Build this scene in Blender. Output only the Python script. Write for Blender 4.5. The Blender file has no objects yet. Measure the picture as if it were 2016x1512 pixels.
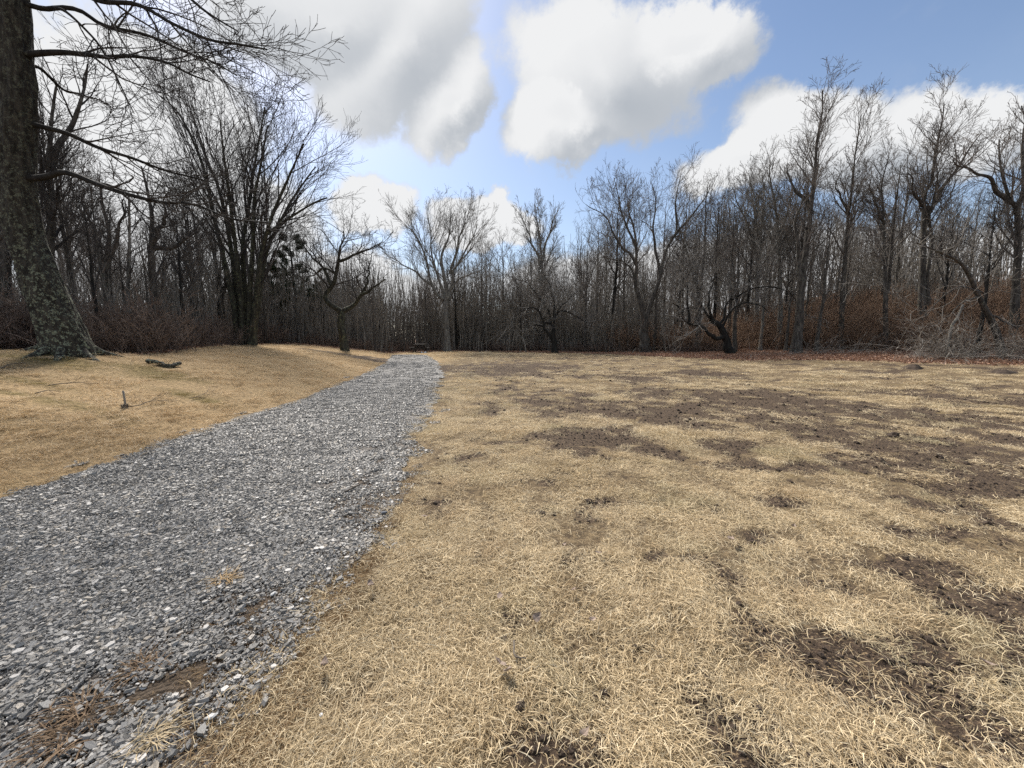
import bpy, math, random
import numpy as np
from mathutils import Vector, Euler, Matrix

# ------------------------------------------------------------------ camera / world / sun
R = math.radians
scene = bpy.context.scene
F, CXP, CYP = 757.0, 1008.0, 756.0          # focal length and centre of the photograph in its pixels
PITCH, EYE = R(7.2), 1.55
cam_d = bpy.data.cameras.new('camera'); cam = bpy.data.objects.new('camera', cam_d)
scene.collection.objects.link(cam); scene.camera = cam
cam_d.sensor_width = 36.0; cam_d.lens = 36.0 * F / 2016.0
cam_d.clip_start = 0.05; cam_d.clip_end = 3000
cam.location = (0, 0, EYE); cam.rotation_euler = (R(90) - PITCH, 0, 0)
scene.render.resolution_x, scene.render.resolution_y = 1024, 768
scene.view_settings.view_transform = 'Standard'
scene.view_settings.look = 'None'
scene.view_settings.exposure = 0.6
scene.view_settings.gamma = 1.0
scene.view_settings.use_curve_mapping = False
scene.cycles.max_bounces = 4; scene.cycles.diffuse_bounces = 2; scene.cycles.glossy_bounces = 1
scene.cycles.use_adaptive_sampling = True; scene.cycles.adaptive_threshold = 0.02; scene.cycles.use_denoising = False
scene.cycles.sample_clamp_indirect = 2.0; scene.cycles.sample_clamp_direct = 2.0
scene.cycles.transparent_max_bounces = 4; scene.cycles.transmission_bounces = 1

SUN_AZ, SUN_EL = R(-30), R(45)              # azimuth from +Y towards +X
sun_dir = Vector((math.sin(SUN_AZ) * math.cos(SUN_EL), math.cos(SUN_AZ) * math.cos(SUN_EL), math.sin(SUN_EL)))
sl = bpy.data.lights.new('sun', 'SUN'); so = bpy.data.objects.new('sun', sl)
scene.collection.objects.link(so)
sl.energy = 5.0; sl.angle = R(12); sl.color = (1.0, 0.95, 0.88)
so.rotation_euler = (-sun_dir).to_track_quat('-Z', 'Y').to_euler(); so.location = (-20, 30, 40)

_c, _s = math.cos(PITCH), math.sin(PITCH)
def raydir(px, py):
    u = (px - CXP) / F; v = (CYP - py) / F
    return np.array([u, _c + v * _s, v * _c - _s])
def at(px, py, Y):
    """world point on the ray through a photograph pixel at world depth Y"""
    d = raydir(px, py); d = d / d[1] * Y
    return np.array([d[0], Y, EYE + d[2]])
def flat(px, py, z=0.0):
    d = raydir(px, py); t = (z - EYE) / d[2]
    return np.array([d[0] * t, d[1] * t, z])

def N(nt, typ, **kw):
    n = nt.nodes.new(typ)
    for k, v in kw.items():
        if k == 'inp':
            for a, b in v.items(): n.inputs[a].default_value = b
        else: setattr(n, k, v)
    return n
def L(nt, a, b): nt.links.new(a, b)
def math_n(nt, op, a, b=None, c=None, clamp=False):
    n = nt.nodes.new('ShaderNodeMath'); n.operation = op; n.use_clamp = clamp
    for i, v in enumerate((a, b, c)):
        if v is None: continue
        if isinstance(v, (int, float)): n.inputs[i].default_value = v
        else: nt.links.new(v, n.inputs[i])
    return n.outputs[0]
def mixc(nt, fac, a, b, blend='MIX'):
    n = nt.nodes.new('ShaderNodeMix'); n.data_type = 'RGBA'; n.blend_type = blend
    for i, v in ((0, fac), (6, a), (7, b)):
        if isinstance(v, (int, float)): n.inputs[i].default_value = v
        elif isinstance(v, tuple): n.inputs[i].default_value = (*v, 1.0) if len(v) == 3 else v
        else: nt.links.new(v, n.inputs[i])
    return n.outputs[2]
def mrange(nt, v, a, b, c=0.0, d=1.0, smooth=True):
    n = nt.nodes.new('ShaderNodeMapRange'); n.interpolation_type = 'SMOOTHSTEP' if smooth else 'LINEAR'
    nt.links.new(v, n.inputs[0])
    for i, x in enumerate((a, b, c, d)): n.inputs[i + 1].default_value = x
    return n.outputs[0]
def noise_n(nt, vec, scale, detail=4, rough=0.55, out=0):
    n = nt.nodes.new('ShaderNodeTexNoise'); n.inputs['Scale'].default_value = scale
    n.inputs['Detail'].default_value = detail; n.inputs['Roughness'].default_value = rough
    if vec is not None: nt.links.new(vec, n.inputs['Vector'])
    return n.outputs[out]

# clouds: ellipsoids of density on the sphere of directions, eaten and billowed by noise
# (photograph px, py, half width, half height in px, tilt in degrees)
CLOUDS = [
    (640, 30, 340, 200, 0), (790, 100, 240, 175, -35), (890, 205, 140, 105, -30),
    (1190, 140, 235, 175, 15), (1340, 85, 165, 130, 0), (1110, 245, 150, 105, -20),
    (1620, 270, 250, 115, 18), (1900, 215, 270, 115, 6), (1490, 330, 190, 80, 0), (2250, 200, 300, 160, 0),
    (230, 230, 420, 200, 0), (380, 430, 420, 170, 0), (745, 400, 110, 75, 0), (950, 430, 120, 60, 0),
    (1500, 560, 900, 110, 0), (600, 560, 500, 110, 0), (-350, 150, 420, 320, 0)]
AROUND = [(120, 35, .5, .25), (165, 25, .5, .22), (205, 45, .6, .3), (250, 22, .5, .2), (290, 40, .5, .3), (80, 62, .4, .3)]
w = bpy.data.worlds.new('World'); scene.world = w; w.use_nodes = True
nt = w.node_tree; nt.nodes.clear()
out = N(nt, 'ShaderNodeOutputWorld'); bg = N(nt, 'ShaderNodeBackground')
bg.inputs['Strength'].default_value = 0.1; L(nt, bg.outputs[0], out.inputs[0])
sky = N(nt, 'ShaderNodeTexSky', sky_type='NISHITA', sun_disc=False, sun_elevation=SUN_EL, sun_rotation=SUN_AZ,
        altitude=300, air_density=1.0, dust_density=1.0, ozone_density=2.0)
tc = N(nt, 'ShaderNodeTexCoord'); D = tc.outputs['Generated']
def vmath(op, a, b=None, s=None):
    n = nt.nodes.new('ShaderNodeVectorMath'); n.operation = op
    for i, v in ((0, a), (1, b)):
        if v is None: continue
        if isinstance(v, (tuple, Vector)): n.inputs[i].default_value = tuple(v)
        else: L(nt, v, n.inputs[i])
    if s is not None: n.inputs['Scale'].default_value = s
    return n.outputs[0]
w1 = vmath('SCALE', vmath('SUBTRACT', noise_n(nt, D, 2.6, 2, .5, 1), (.5, .5, .5)), s=0.17)
w2 = vmath('SCALE', vmath('SUBTRACT', noise_n(nt, D, 7.0, 8, .66, 1), (.5, .5, .5)), s=0.15)
DW = vmath('ADD', vmath('ADD', D, w1), w2)
def frames():
    for px, py, rx, ry, ang in CLOUDS:
        c = Vector(raydir(px, py)); k = c.length; c.normalize()
        a = Vector(raydir(px + 10, py)).normalized() - c; b = Vector(raydir(px, py - 10)).normalized() - c
        sa, sb = a.length / 10 * rx, b.length / 10 * ry
        a = a.normalized(); b = c.cross(a).normalized() * -1
        if b.z < 0: b = -b
        q = Matrix.Rotation(R(ang), 3, c); a = q @ a; b = q @ b
        yield c, a, b, sa, sb
    for az, el, sa, sb in AROUND:
        az, el = R(az), R(el)
        c = Vector((math.sin(az) * math.cos(el), math.cos(az) * math.cos(el), math.sin(el)))
        a = Vector((math.cos(az), -math.sin(az), 0)); b = a.cross(c)
        yield c, a, b, sa, sb
def density(vec, n=99, k=0.08):
    acc = None
    for c, a, b, sa, sb in list(frames())[:n]:
        m = N(nt, 'ShaderNodeMapping', vector_type='TEXTURE')
        rot = Matrix((a, b, a.cross(b))).transposed()
        m.inputs['Location'].default_value = c; m.inputs['Rotation'].default_value = rot.to_euler()
        m.inputs['Scale'].default_value = (sa, sb, 0.6); L(nt, vec, m.inputs['Vector'])
        g = N(nt, 'ShaderNodeTexGradient', gradient_type='SPHERICAL'); L(nt, m.outputs[0], g.inputs[0])
        acc = g.outputs['Fac'] if acc is None else math_n(nt, 'SMOOTH_MAX', acc, g.outputs['Fac'], k)
    return acc
dens = density(DW)
DS = vmath('ADD', vmath('ADD', D, w1), vmath('SCALE', w2, s=0.45))
densS = density(DS, 10, .2)
dens2 = density(vmath('ADD', DS, tuple(sun_dir * 0.14)), 10, .2)
wisp = noise_n(nt, D, 5.0, 6, .6)
dens_n = math_n(nt, 'ADD', dens, math_n(nt, 'MULTIPLY', math_n(nt, 'SUBTRACT', wisp, 0.5), 0.40))
alpha = mrange(nt, dens_n, 0.08, 0.33)
lit = math_n(nt, 'SUBTRACT', densS, dens2)
lit = math_n(nt, 'ADD', lit, math_n(nt, 'MULTIPLY', math_n(nt, 'SUBTRACT', noise_n(nt, DW, 7.0, 4), 0.5), 0.09))
lit = mrange(nt, lit, -0.34, 0.46)
thick = mrange(nt, densS, 0.25, 1.0)
bright = math_n(nt, 'SUBTRACT', math_n(nt, 'ADD', 0.55, math_n(nt, 'MULTIPLY', lit, 0.50)), math_n(nt, 'MULTIPLY', thick, 0.14))
bright = math_n(nt, 'ADD', bright, math_n(nt, 'MULTIPLY', mrange(nt, math_n(nt, 'SUBTRACT', dens, densS), .0, .35), .34))
ccol = mixc(nt, mrange(nt, bright, .35, .95, smooth=False), (2.15, 2.45, 2.85), (5.75, 5.8, 5.85))
# thin high veil that whitens the blue a little, stronger low down
sep = N(nt, 'ShaderNodeSeparateXYZ'); L(nt, D, sep.inputs[0])
veil = mrange(nt, sep.outputs[2], 0.60, 0.0, 0.02, 0.42)
veil = math_n(nt, 'MULTIPLY', veil, mrange(nt, noise_n(nt, D, 3.0, 5, .6), 0.25, 0.75, 0.55, 1.1))
skyb = mixc(nt, veil, sky.outputs[0], (4.3, 4.95, 5.8))
L(nt, mixc(nt, alpha, skyb, ccol), bg.inputs['Color'])
w.cycles.sampling_method = 'MANUAL'; w.cycles.sample_map_resolution = 512

# ------------------------------------------------------------------ helpers
C = scene.collection
rng = np.random.default_rng(11)
def hash2(ix, iy, s):
    h = (ix.astype(np.int64) * 374761393 + iy.astype(np.int64) * 668265263 + s * 974634533) & 0xFFFFFFFF
    h = ((h ^ (h >> 13)) * 1274126177) & 0xFFFFFFFF
    return ((h ^ (h >> 16)) & 0xFFFFFF) / float(0xFFFFFF)
def vnoise(x, y, s=0):
    ix, iy = np.floor(x), np.floor(y); fx, fy = x - ix, y - iy
    fx = fx * fx * (3 - 2 * fx); fy = fy * fy * (3 - 2 * fy)
    a = hash2(ix, iy, s); b = hash2(ix + 1, iy, s); c = hash2(ix, iy + 1, s); d = hash2(ix + 1, iy + 1, s)
    return (a * (1 - fx) + b * fx) * (1 - fy) + (c * (1 - fx) + d * fx) * fy
def fbm(x, y, s=0, o=4):
    t = 0.0; amp = 0.5; tot = 0.0
    for i in range(o):
        t = t + amp * vnoise(x * 2 ** i, y * 2 ** i, s + i * 7); tot += amp; amp *= 0.55
    return t / tot
def sstep(a, b, x):
    t = np.clip((x - a) / (b - a), 0, 1); return t * t * (3 - 2 * t)

def mesh_from(name, v, faces, mat=None, smooth=True):
    """faces: list of int arrays (n,3) / (n,4)"""
    me = bpy.data.meshes.new(name)
    v = np.asarray(v, dtype=np.float32)
    me.vertices.add(len(v)); me.vertices.foreach_set('co', v.ravel())
    loops = np.concatenate([f.ravel() for f in faces]).astype(np.int32)
    sizes = np.concatenate([np.full(len(f), f.shape[1]) for f in faces]).astype(np.int32)
    starts = np.concatenate([[0], np.cumsum(sizes)[:-1]]).astype(np.int32)
    me.loops.add(len(loops)); me.loops.foreach_set('vertex_index', loops)
    me.polygons.add(len(sizes)); me.polygons.foreach_set('loop_start', starts)
    me.polygons.foreach_set('loop_total', sizes)
    me.polygons.foreach_set('use_smooth', np.full(len(sizes), bool(smooth)))
    me.update(calc_edges=True)
    if mat: me.materials.append(mat)
    return me
def obj(name, me, parent=None, loc=None):
    o = bpy.data.objects.new(name, me); C.objects.link(o)
    if parent: o.parent = parent
    if loc is not None: o.location = loc
    return o
def tag(o, label, cat=None, group=None, kind=None):
    o['label'] = label
    if cat: o['category'] = cat
    if group: o['group'] = group
    if kind: o['kind'] = kind
    return o
def empty(name, loc, rz=0.0):
    o = bpy.data.objects.new(name, None); C.objects.link(o)
    o.location = tuple(loc); o.rotation_euler = (0, 0, rz); o.empty_display_size = 0.3
    return o
def nrm(a): return a / np.maximum(np.linalg.norm(a, axis=-1, keepdims=True), 1e-9)

class Geo:
    def __init__(s): s.v = []; s.f = {3: [], 4: []}; s.n = 0; s.col = []
    def add(s, v, *fs, col=None):
        s.v.append(np.asarray(v, float))
        for f in fs: s.f[f.shape[1]].append(f + s.n)
        s.n += len(v)
        if col is not None: s.col.append(np.broadcast_to(col, (len(v),)))
    def tubes(s, p, r, S, cap=False):
        p = np.asarray(p, float); r = np.asarray(r, float)
        n, k, _ = p.shape
        t = nrm(np.gradient(p, axis=1))
        avg = nrm(p[:, -1] - p[:, 0])
        ref = np.where(np.abs(avg[:, 2:3]) < 0.8, np.array([[0, 0, 1.0]]), np.array([[1.0, 0.13, 0]]))
        ref = nrm(np.cross(avg, ref))[:, None, :]
        a = nrm(np.cross(t, np.broadcast_to(ref, t.shape))); b = np.cross(t, a)
        th = np.arange(S) / S * 2 * np.pi
        ring = (np.cos(th)[None, None, :, None] * a[:, :, None] + np.sin(th)[None, None, :, None] * b[:, :, None])
        v = p[:, :, None] + r[:, :, None, None] * ring
        i = np.arange(n)[:, None, None] * k * S + np.arange(k - 1)[None, :, None] * S
        j = np.arange(S)[None, None, :]; j2 = (j + 1) % S
        q = np.stack([i + j, i + j2, i + S + j2, i + S + j], -1).reshape(-1, 4)
        fs = [q]
        v = v.reshape(-1, 3)
        if cap:
            tip = (np.arange(n) * k * S + (k - 1) * S)[:, None]
            tri = [np.stack([tip[:, 0], tip[:, 0] + m, tip[:, 0] + m + 1], -1) for m in range(1, S - 1)]
            bot = (np.arange(n) * k * S)[:, None]
            tri += [np.stack([bot[:, 0], bot[:, 0] + m + 1, bot[:, 0] + m], -1) for m in range(1, S - 1)]
            fs.append(np.concatenate(tri))
        s.add(v, *fs)
    def box(s, c, sz, rot=None):
        x, y, z = [q / 2 for q in sz]
        v = np.array([[sx * x, sy * y, sz_ * z] for sx in (-1, 1) for sy in (-1, 1) for sz_ in (-1, 1)])
        if rot is not None: v = v @ np.array(rot).T
        v = v + np.array(c)
        f = np.array([[0, 1, 3, 2], [4, 6, 7, 5], [0, 4, 5, 1], [2, 3, 7, 6], [0, 2, 6, 4], [1, 5, 7, 3]])
        s.add(v, f)
    def mesh(s, name, mat, smooth=True):
        fs = [np.concatenate(x) for x in s.f.values() if x]
        me = mesh_from(name, np.concatenate(s.v), fs, mat, smooth)
        if s.col:
            at_ = me.attributes.new('shade', 'FLOAT', 'POINT')
            at_.data.foreach_set('value', np.concatenate(s.col).astype(np.float32))
        return me

# ------------------------------------------------------------------ terrain
_py = np.array([-5, 1, 3.5, 6.8, 9.4, 15, 22, 30, 36])
_pc = np.array([-2.95, -2.95, -3.0, -3.4, -3.5, -4.3, -5.7, -8.0, -10.0])
_pw = np.array([1.85, 1.85, 1.85, 1.78, 1.65, 1.6, 1.5, 1.38, 1.2])
def path_c(y): return np.interp(y, _py, _pc)
def path_w(y): return np.interp(y, _py, _pw)
PATH_END = 30.5
_eu = np.array([-100, -75, -62, -53, -45, -41.5, -38.5, -35, -30.5, -24, -15.5, -8, 6, 19, 29, 38, 46.3, 53.1, 65, 80, 100])
_ey = np.array([9, 12, 15, 16, 15.5, 17.5, 21.5, 27.2, 31.5, 30.8, 37.4, 38.5, 36.3, 35.5, 35, 34.3, 34, 34.2, 36, 38, 40])
def wood_depth(x, y):
    """metres beyond the edge of the wood, negative on the lawn"""
    az = np.degrees(np.arctan2(x, y)); r = np.hypot(x, y)
    e = np.interp(az, _eu, _ey); e = np.where(np.abs(az) > 100, 25.0, e)
    return r - e + (fbm(az * 0.35, az * 0 + 3.0, 5, 2) - 0.5) * 1.2
def leaf_depth(x, y):
    return wood_depth(x, y) + 6.5 * sstep(3, 30, np.degrees(np.arctan2(x, y)))
def H(x, y):
    x = np.asarray(x, float); y = np.asarray(y, float)
    yc = np.clip(y, -5, 36)
    d = path_c(yc) - path_w(yc) - x
    h = 1.15 * (1 - np.exp(-(np.maximum(d, 0) / (3.0 + 1.4 * sstep(12, 24, y))) ** 1.25)) * (1 - 0.95 * sstep(30, 38, y) * sstep(-18, -8, x))
    h = h + 0.42 * sstep(9, 26, x) * sstep(4, 20, y)
    h = h + 0.25 * np.exp(-((x + 10.2) ** 2 + (y - 8.6) ** 2) / 1.6)          # root mound of the big tree
    wd = wood_depth(x, y); az = np.degrees(np.arctan2(x, y))
    k = np.maximum(wd - 0.5, 0)
    rt = sstep(18, 42, az) * (1 - sstep(75, 95, az))
    h = h + rt * (2.2 * sstep(1.5, 9, k) + 4.8 * sstep(5, 34, k))
    h = h - (1 - rt) * 5.0 * sstep(10, 70, k)
    off = np.minimum(np.abs(x - path_c(yc)) - path_w(yc), 3)
    lawn = sstep(0.0, 0.6, off)
    h = h + lawn * ((fbm(x * 0.9, y * 0.9, 3, 3) - 0.5) * 0.08 + (fbm(x * .23, y * .23, 9, 2) - .5) * np.where(x < -4, .06, .16))
    return h

def ell(px, py, rx, ry, z=0):
    c = flat(px, py, z); ex = flat(px + rx, py, z) - c; t = flat(px, py - ry, z); b = flat(px, py + ry, z)
    return c[0], c[1], abs(ex[0]), (t[1] - b[1]) / 2
SOIL = [ell(*e) for e in [
    (1170, 865, 110, 26), (1100, 805, 60, 12), (1190, 802, 75, 16), (1320, 806, 95, 22), (1290, 772, 60, 10),
    (1480, 790, 115, 30), (1560, 832, 90, 20), (1380, 738, 60, 8), (1640, 792, 70, 12), (1700, 802, 100, 12),
    (1830, 812, 100, 13), (1790, 870, 140, 24), (1900, 920, 120, 34), (1850, 950, 70, 18), (1980, 965, 70, 26),
    (1450, 912, 60, 13), (1590, 915, 60, 12), (1330, 1100, 60, 14), (1430, 1135, 45, 24), (1810, 1110, 110, 32),
    (1930, 1175, 90, 32), (1025, 1440, 60, 48), (1190, 1370, 42, 22), (660, 1340, 30, 18), (1250, 1285, 40, 16),
    (1000, 724, 120, 12), (1250, 745, 50, 8), (1150, 1480, 50, 25), (1540, 985, 50, 12), (1280, 890, 60, 12), (1700, 920, 80, 16),
    (970, 805, 22, 8), (1500, 1500, 60, 30), (1420, 870, 60, 12), (2000, 860, 60, 20)]] + [(-9.0, 22.5, 2.6, 1.0), (-7.6, 24.5, 1.6, .8)]
MOSS = [(-9.6, 8.0, 1.6, .7), (-8.0, 8.6, 1.6, .6), (-8.5, 6.6, 1.3, .25), (-10.5, 6.4, 1.2, .3), (-7.2, 5.9, 1.3, .22), (-14.8, 21.2, 1.5, .8),
        (-12, 7.2, 1.2, .4), (-9.6, 5.4, .8, .2), (-6.6, 7.6, 1.1, .25)]
def blobs(x, y, lst):
    b = np.zeros_like(x)
    for cx, cy, rx, ry in lst:
        b = np.maximum(b, 1.25 - np.sqrt(((x - cx) / rx) ** 2 + ((y - cy) / ry) ** 2) * 0.85)
    return np.clip(b, 0, 1)
def soil_mask(x, y):
    n = fbm(x * 3.6 + y * .7, y * 4.4, 21, 5); n2 = fbm(x * .55, y * .75, 31, 3)
    far = sstep(5, 9, np.hypot(x, y))
    bs = blobs(x, y, SOIL)
    b = bs * 0.50 - .5 * (1 - sstep(0, .2, bs)) + n * 1.3 - 0.65 + 0.3 * (n2 - .5)
    right = sstep(-2.0, 0.5, x)
    gen = (n * .62 + n2 * .38 - .515) * 2.0 * right
    return sstep(-.02, 0.22, np.maximum(b, gen))
def path_off(x, y):
    """metres outside the gravel's edge (negative on the gravel)"""
    j = (fbm(x * 1.7, y * 1.7, 51, 3) - .5) * np.where(x > path_c(np.clip(y, -5, 36)), .45, .16)
    o = np.abs(x - path_c(np.clip(y, -5, 36))) - path_w(np.clip(y, -5, 36)) + j
    return np.maximum(o, y - PATH_END)

# ------------------------------------------------------------------ materials
def newmat(name):
    m = bpy.data.materials.new(name); m.use_nodes = True
    nt = m.node_tree; b = nt.nodes['Principled BSDF']
    b.inputs['Roughness'].default_value = 0.9; b.inputs['Specular IOR Level'].default_value = 0.2
    return m, nt, b
def bark(name, dark, mid, lichen, amt, scale=1.0, bump=0.6, low=0.0):
    m, nt, b = newmat(name)
    tc = N(nt, 'ShaderNodeTexCoord'); mp = N(nt, 'ShaderNodeMapping')
    mp.inputs['Scale'].default_value = (9 * scale, 9 * scale, 2.2 * scale); L(nt, tc.outputs['Object'], mp.inputs[0])
    n1 = noise_n(nt, mp.outputs[0], 1.0, 6, .65)
    col = mixc(nt, mrange(nt, n1, .35, .68), dark, mid)
    n2 = noise_n(nt, tc.outputs['Object'], 7.5 * scale, 8, .75)
    n3 = noise_n(nt, tc.outputs['Object'], 22 * scale, 3, .6)
    lf = math_n(nt, 'MULTIPLY', mrange(nt, n2, .60 - amt * .2, .66 - amt * .18), mrange(nt, n3, .40, .52))
    if low:
        sz = N(nt, 'ShaderNodeSeparateXYZ'); L(nt, tc.outputs['Object'], sz.inputs[0]); lf = math_n(nt, 'MULTIPLY', lf, mrange(nt, sz.outputs[2], low, 0.0, .3, 1.0))
    col = mixc(nt, lf, col, lichen)
    L(nt, col, b.inputs['Base Color'])
    bp = N(nt, 'ShaderNodeBump'); bp.inputs['Strength'].default_value = bump; bp.inputs['Distance'].default_value = .04
    L(nt, n1, bp.inputs['Height']); L(nt, bp.outputs[0], b.inputs['Normal'])
    return m
M = {}
M['oak'] = bark('oak bark with lichen', (.018, .015, .012), (.06, .053, .042), (.22, .235, .165), 0.5, 1.7, 1.0, 5.0)
M['maple'] = bark('mossy dark bark', (.022, .02, .016), (.07, .066, .05), (.15, .16, .09), 0.35)
M['dark'] = bark('blackish bark', (.012, .011, .010), (.032, .029, .025), (.07, .07, .05), 0.1)  # near-black bark tone all over, with sparse paler flecks
M['grey'] = bark('grey bark', (.08, .073, .065), (.22, .203, .18), (.28, .28, .22), 0.3)
M['pale'] = bark('pale weathered wood', (.16, .145, .125), (.36, .34, .30), (.45, .44, .4), 0.2)
M['forest'] = bark('forest bark', (.036, .031, .027), (.12, .106, .092), (.15, .15, .11), 0.25)
def plain(name, col, col2=None, rough=.9, scale=14.0):
    m, nt, b = newmat(name); b.inputs['Roughness'].default_value = rough
    if col2:
        tc = N(nt, 'ShaderNodeTexCoord')
        n = noise_n(nt, tc.outputs['Object'], scale, 3)
        L(nt, mixc(nt, mrange(nt, n, .3, .7), col, col2), b.inputs['Base Color'])
    else: b.inputs['Base Color'].default_value = (*col, 1)
    return m
M['twig'] = plain('dark twigs', (.03, .026, .024), (.07, .062, .056), scale=1.2)
M['twig_grey'] = plain('grey twigs', (.13, .12, .108), (.25, .232, .208), scale=1.5)
M['twig_brown'] = plain('brown twigs', (.09, .078, .068), (.19, .166, .145), scale=1.2)
M['whip'] = plain('sapling stems', (.115, .103, .088), (.29, .262, .226), scale=.9)
M['red_brush'] = plain('dark reddish brush', (.095, .067, .054), (.235, .178, .143), scale=.9)
M['orange_brush'] = plain('rusty brush', (.15, .10, .072), (.36, .245, .168), scale=1.6)
M['cane'] = plain('pale dead canes', (.20, .18, .155), (.38, .35, .31), scale=2.5)
M['white'] = plain('white paint', (.75, .76, .76))
M['table'] = plain('dark stained wood', (.035, .03, .026), (.06, .052, .045))
M['needle'] = plain('pine needles', (.016, .028, .014), (.04, .058, .026), scale=2)
M['soil'] = plain('dug soil', (.035, .025, .02), (.075, .055, .04), scale=10)
M['stick'] = plain('grey brown stick', (.07, .055, .045), (.16, .135, .11), scale=8)
M['leafp'] = plain('pale dead leaf', (.22, .165, .13), (.33, .26, .21), scale=30)
M['stone_pale'] = plain('pale stone', (.48, .47, .45), (.62, .61, .58), .7)
M['stone_blue'] = plain('blue grey stone', (.085, .095, .115), (.13, .14, .16), .6)

def instcol(name, stops, rough=.85, trans=0.0, shade=False, locnoise=None, hue=None):
    """colour picked per instance from a ramp, broken up by a blade value and by the place it grows"""
    m, nt, b = newmat(name); b.inputs['Roughness'].default_value = rough
    oi = N(nt, 'ShaderNodeObjectInfo'); rp = N(nt, 'ShaderNodeValToRGB')
    e = rp.color_ramp.elements
    while len(e) < len(stops): e.new(.5)
    for el, (p, c) in zip(e, stops): el.position = p; el.color = (*c, 1)
    val = oi.outputs['Random']
    if shade == 'own':
        val = N(nt, 'ShaderNodeAttribute', attribute_name='shade').outputs['Fac']
    elif shade:
        a = N(nt, 'ShaderNodeAttribute', attribute_name='shade')
        val = math_n(nt, 'ADD', math_n(nt, 'MULTIPLY', val, .35), math_n(nt, 'MULTIPLY', a.outputs['Fac'], .65))
    L(nt, val, rp.inputs[0]); col = rp.outputs[0]
    if locnoise:
        for sc_, lo, hi, c, amt in locnoise:
            n = noise_n(nt, oi.outputs['Location'], sc_, 3, .6)
            col = mixc(nt, math_n(nt, 'MULTIPLY', mrange(nt, n, lo, hi), amt), col, c)
    L(nt, col, b.inputs['Base Color'])
    if trans:
        t = N(nt, 'ShaderNodeBsdfTranslucent'); L(nt, col, t.inputs[0])
        mx = N(nt, 'ShaderNodeMixShader'); mx.inputs[0].default_value = trans
        L(nt, b.outputs[0], mx.inputs[1]); L(nt, t.outputs[0], mx.inputs[2])
        L(nt, mx.outputs[0], nt.nodes['Material Output'].inputs[0])
    return m
M['straw'] = instcol('straw grass', [(0, (.20, .142, .078)), (.3, (.46, .355, .21)), (.65, (.70, .565, .365)), (1, (.88, .765, .55))],
                     .8, .2, True, [(.9, .5, .72, (.34, .30, .18), .65), (2.6, .52, .72, (.36, .235, .125), .5)])
M['tan'] = instcol('tan grass', [(0, (.25, .172, .09)), (.3, (.50, .37, .208)), (.65, (.68, .515, .315)), (1, (.82, .66, .44))],
                   .8, .2, True, [(1.1, .5, .72, (.40, .27, .135), .5), (.5, .58, .72, (.30, .24, .11), .4)])
M['mossgrass'] = instcol('mossy grass', [(0, (.14, .11, .03)), (.5, (.26, .20, .065)), (1, (.42, .32, .13))], .85, .15, True)
M['brownstraw'] = instcol('brown straw', [(0, (.10, .06, .03)), (.5, (.24, .15, .075)), (1, (.46, .34, .19))], .85, .15, True)
M['chip'] = instcol('slate chips', [(0, (.125, .119, .109)), (.3, (.19, .181, .167)), (.55, (.25, .238, .22)), (.80, (.31, .295, .272)), (.88, (.35, .30, .235)), (1, (.52, .495, .46))],
                    .5, 0, 'own')
M['litter'] = instcol('fallen leaves', [(0, (.16, .085, .055)), (.5, (.33, .19, .125)), (.85, (.46, .29, .195)), (1, (.56, .42, .33))], .8, .1)

# ground
def ground_mat():
    m, nt, b = newmat('ground'); b.inputs['Roughness'].default_value = 1
    a = N(nt, 'ShaderNodeVertexColor', layer_name='mask'); sp = N(nt, 'ShaderNodeSeparateColor'); L(nt, a.outputs[0], sp.inputs[0])
    g = N(nt, 'ShaderNodeNewGeometry'); P = g.outputs['Position']
    mp = N(nt, 'ShaderNodeMapping'); mp.inputs['Scale'].default_value = (1, 1, 0); L(nt, P, mp.inputs[0]); P = mp.outputs[0]
    n1 = noise_n(nt, P, 14, 6, .7); n2 = noise_n(nt, P, 1.3, 4, .6); n3 = noise_n(nt, P, 60, 3, .6)
    sx = N(nt, 'ShaderNodeSeparateXYZ'); L(nt, P, sx.inputs[0])
    lawn = mixc(nt, mrange(nt, n1, .3, .7), (.06, .043, .028), (.22, .16, .09))
    lawnl = mixc(nt, mrange(nt, n1, .3, .7), (.18, .125, .065), (.44, .31, .165))
    lawn = mixc(nt, mrange(nt, sx.outputs[0], -3.0, -5.0), lawn, lawnl)
    lawn = mixc(nt, math_n(nt, 'MULTIPLY', mrange(nt, n2, .5, .72), .5), lawn, (.21, .155, .075))
    soil = mixc(nt, mrange(nt, n1, .3, .7), (.026, .018, .013), (.095, .066, .045))
    soil = mixc(nt, mrange(nt, n3, .55, .66), soil, (.26, .185, .105))
    moss = mixc(nt, mrange(nt, n1, .3, .7), (.07, .055, .014), (.16, .125, .04))
    lit = mixc(nt, mrange(nt, n3, .35, .65), (.07, .042, .03), (.24, .145, .098))
    n5 = noise_n(nt, P, 7, 6, .7); sf = mrange(nt, math_n(nt, 'MULTIPLY', sp.outputs[0], math_n(nt, 'ADD', 1.0, math_n(nt, 'MULTIPLY', math_n(nt, 'SUBTRACT', n5, .5), 3.2))), .25, .55)
    c = mixc(nt, sf, lawn, soil); c = mixc(nt, sp.outputs[1], c, moss); c = mixc(nt, sp.outputs[2], c, lit)
    L(nt, c, b.inputs['Base Color'])
    bp = N(nt, 'ShaderNodeBump'); bp.inputs['Strength'].default_value = .8; bp.inputs['Distance'].default_value = .04
    L(nt, math_n(nt, 'ADD', n1, math_n(nt, 'MULTIPLY', n3, .5)), bp.inputs['Height']); L(nt, bp.outputs[0], b.inputs['Normal'])
    return m
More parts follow.
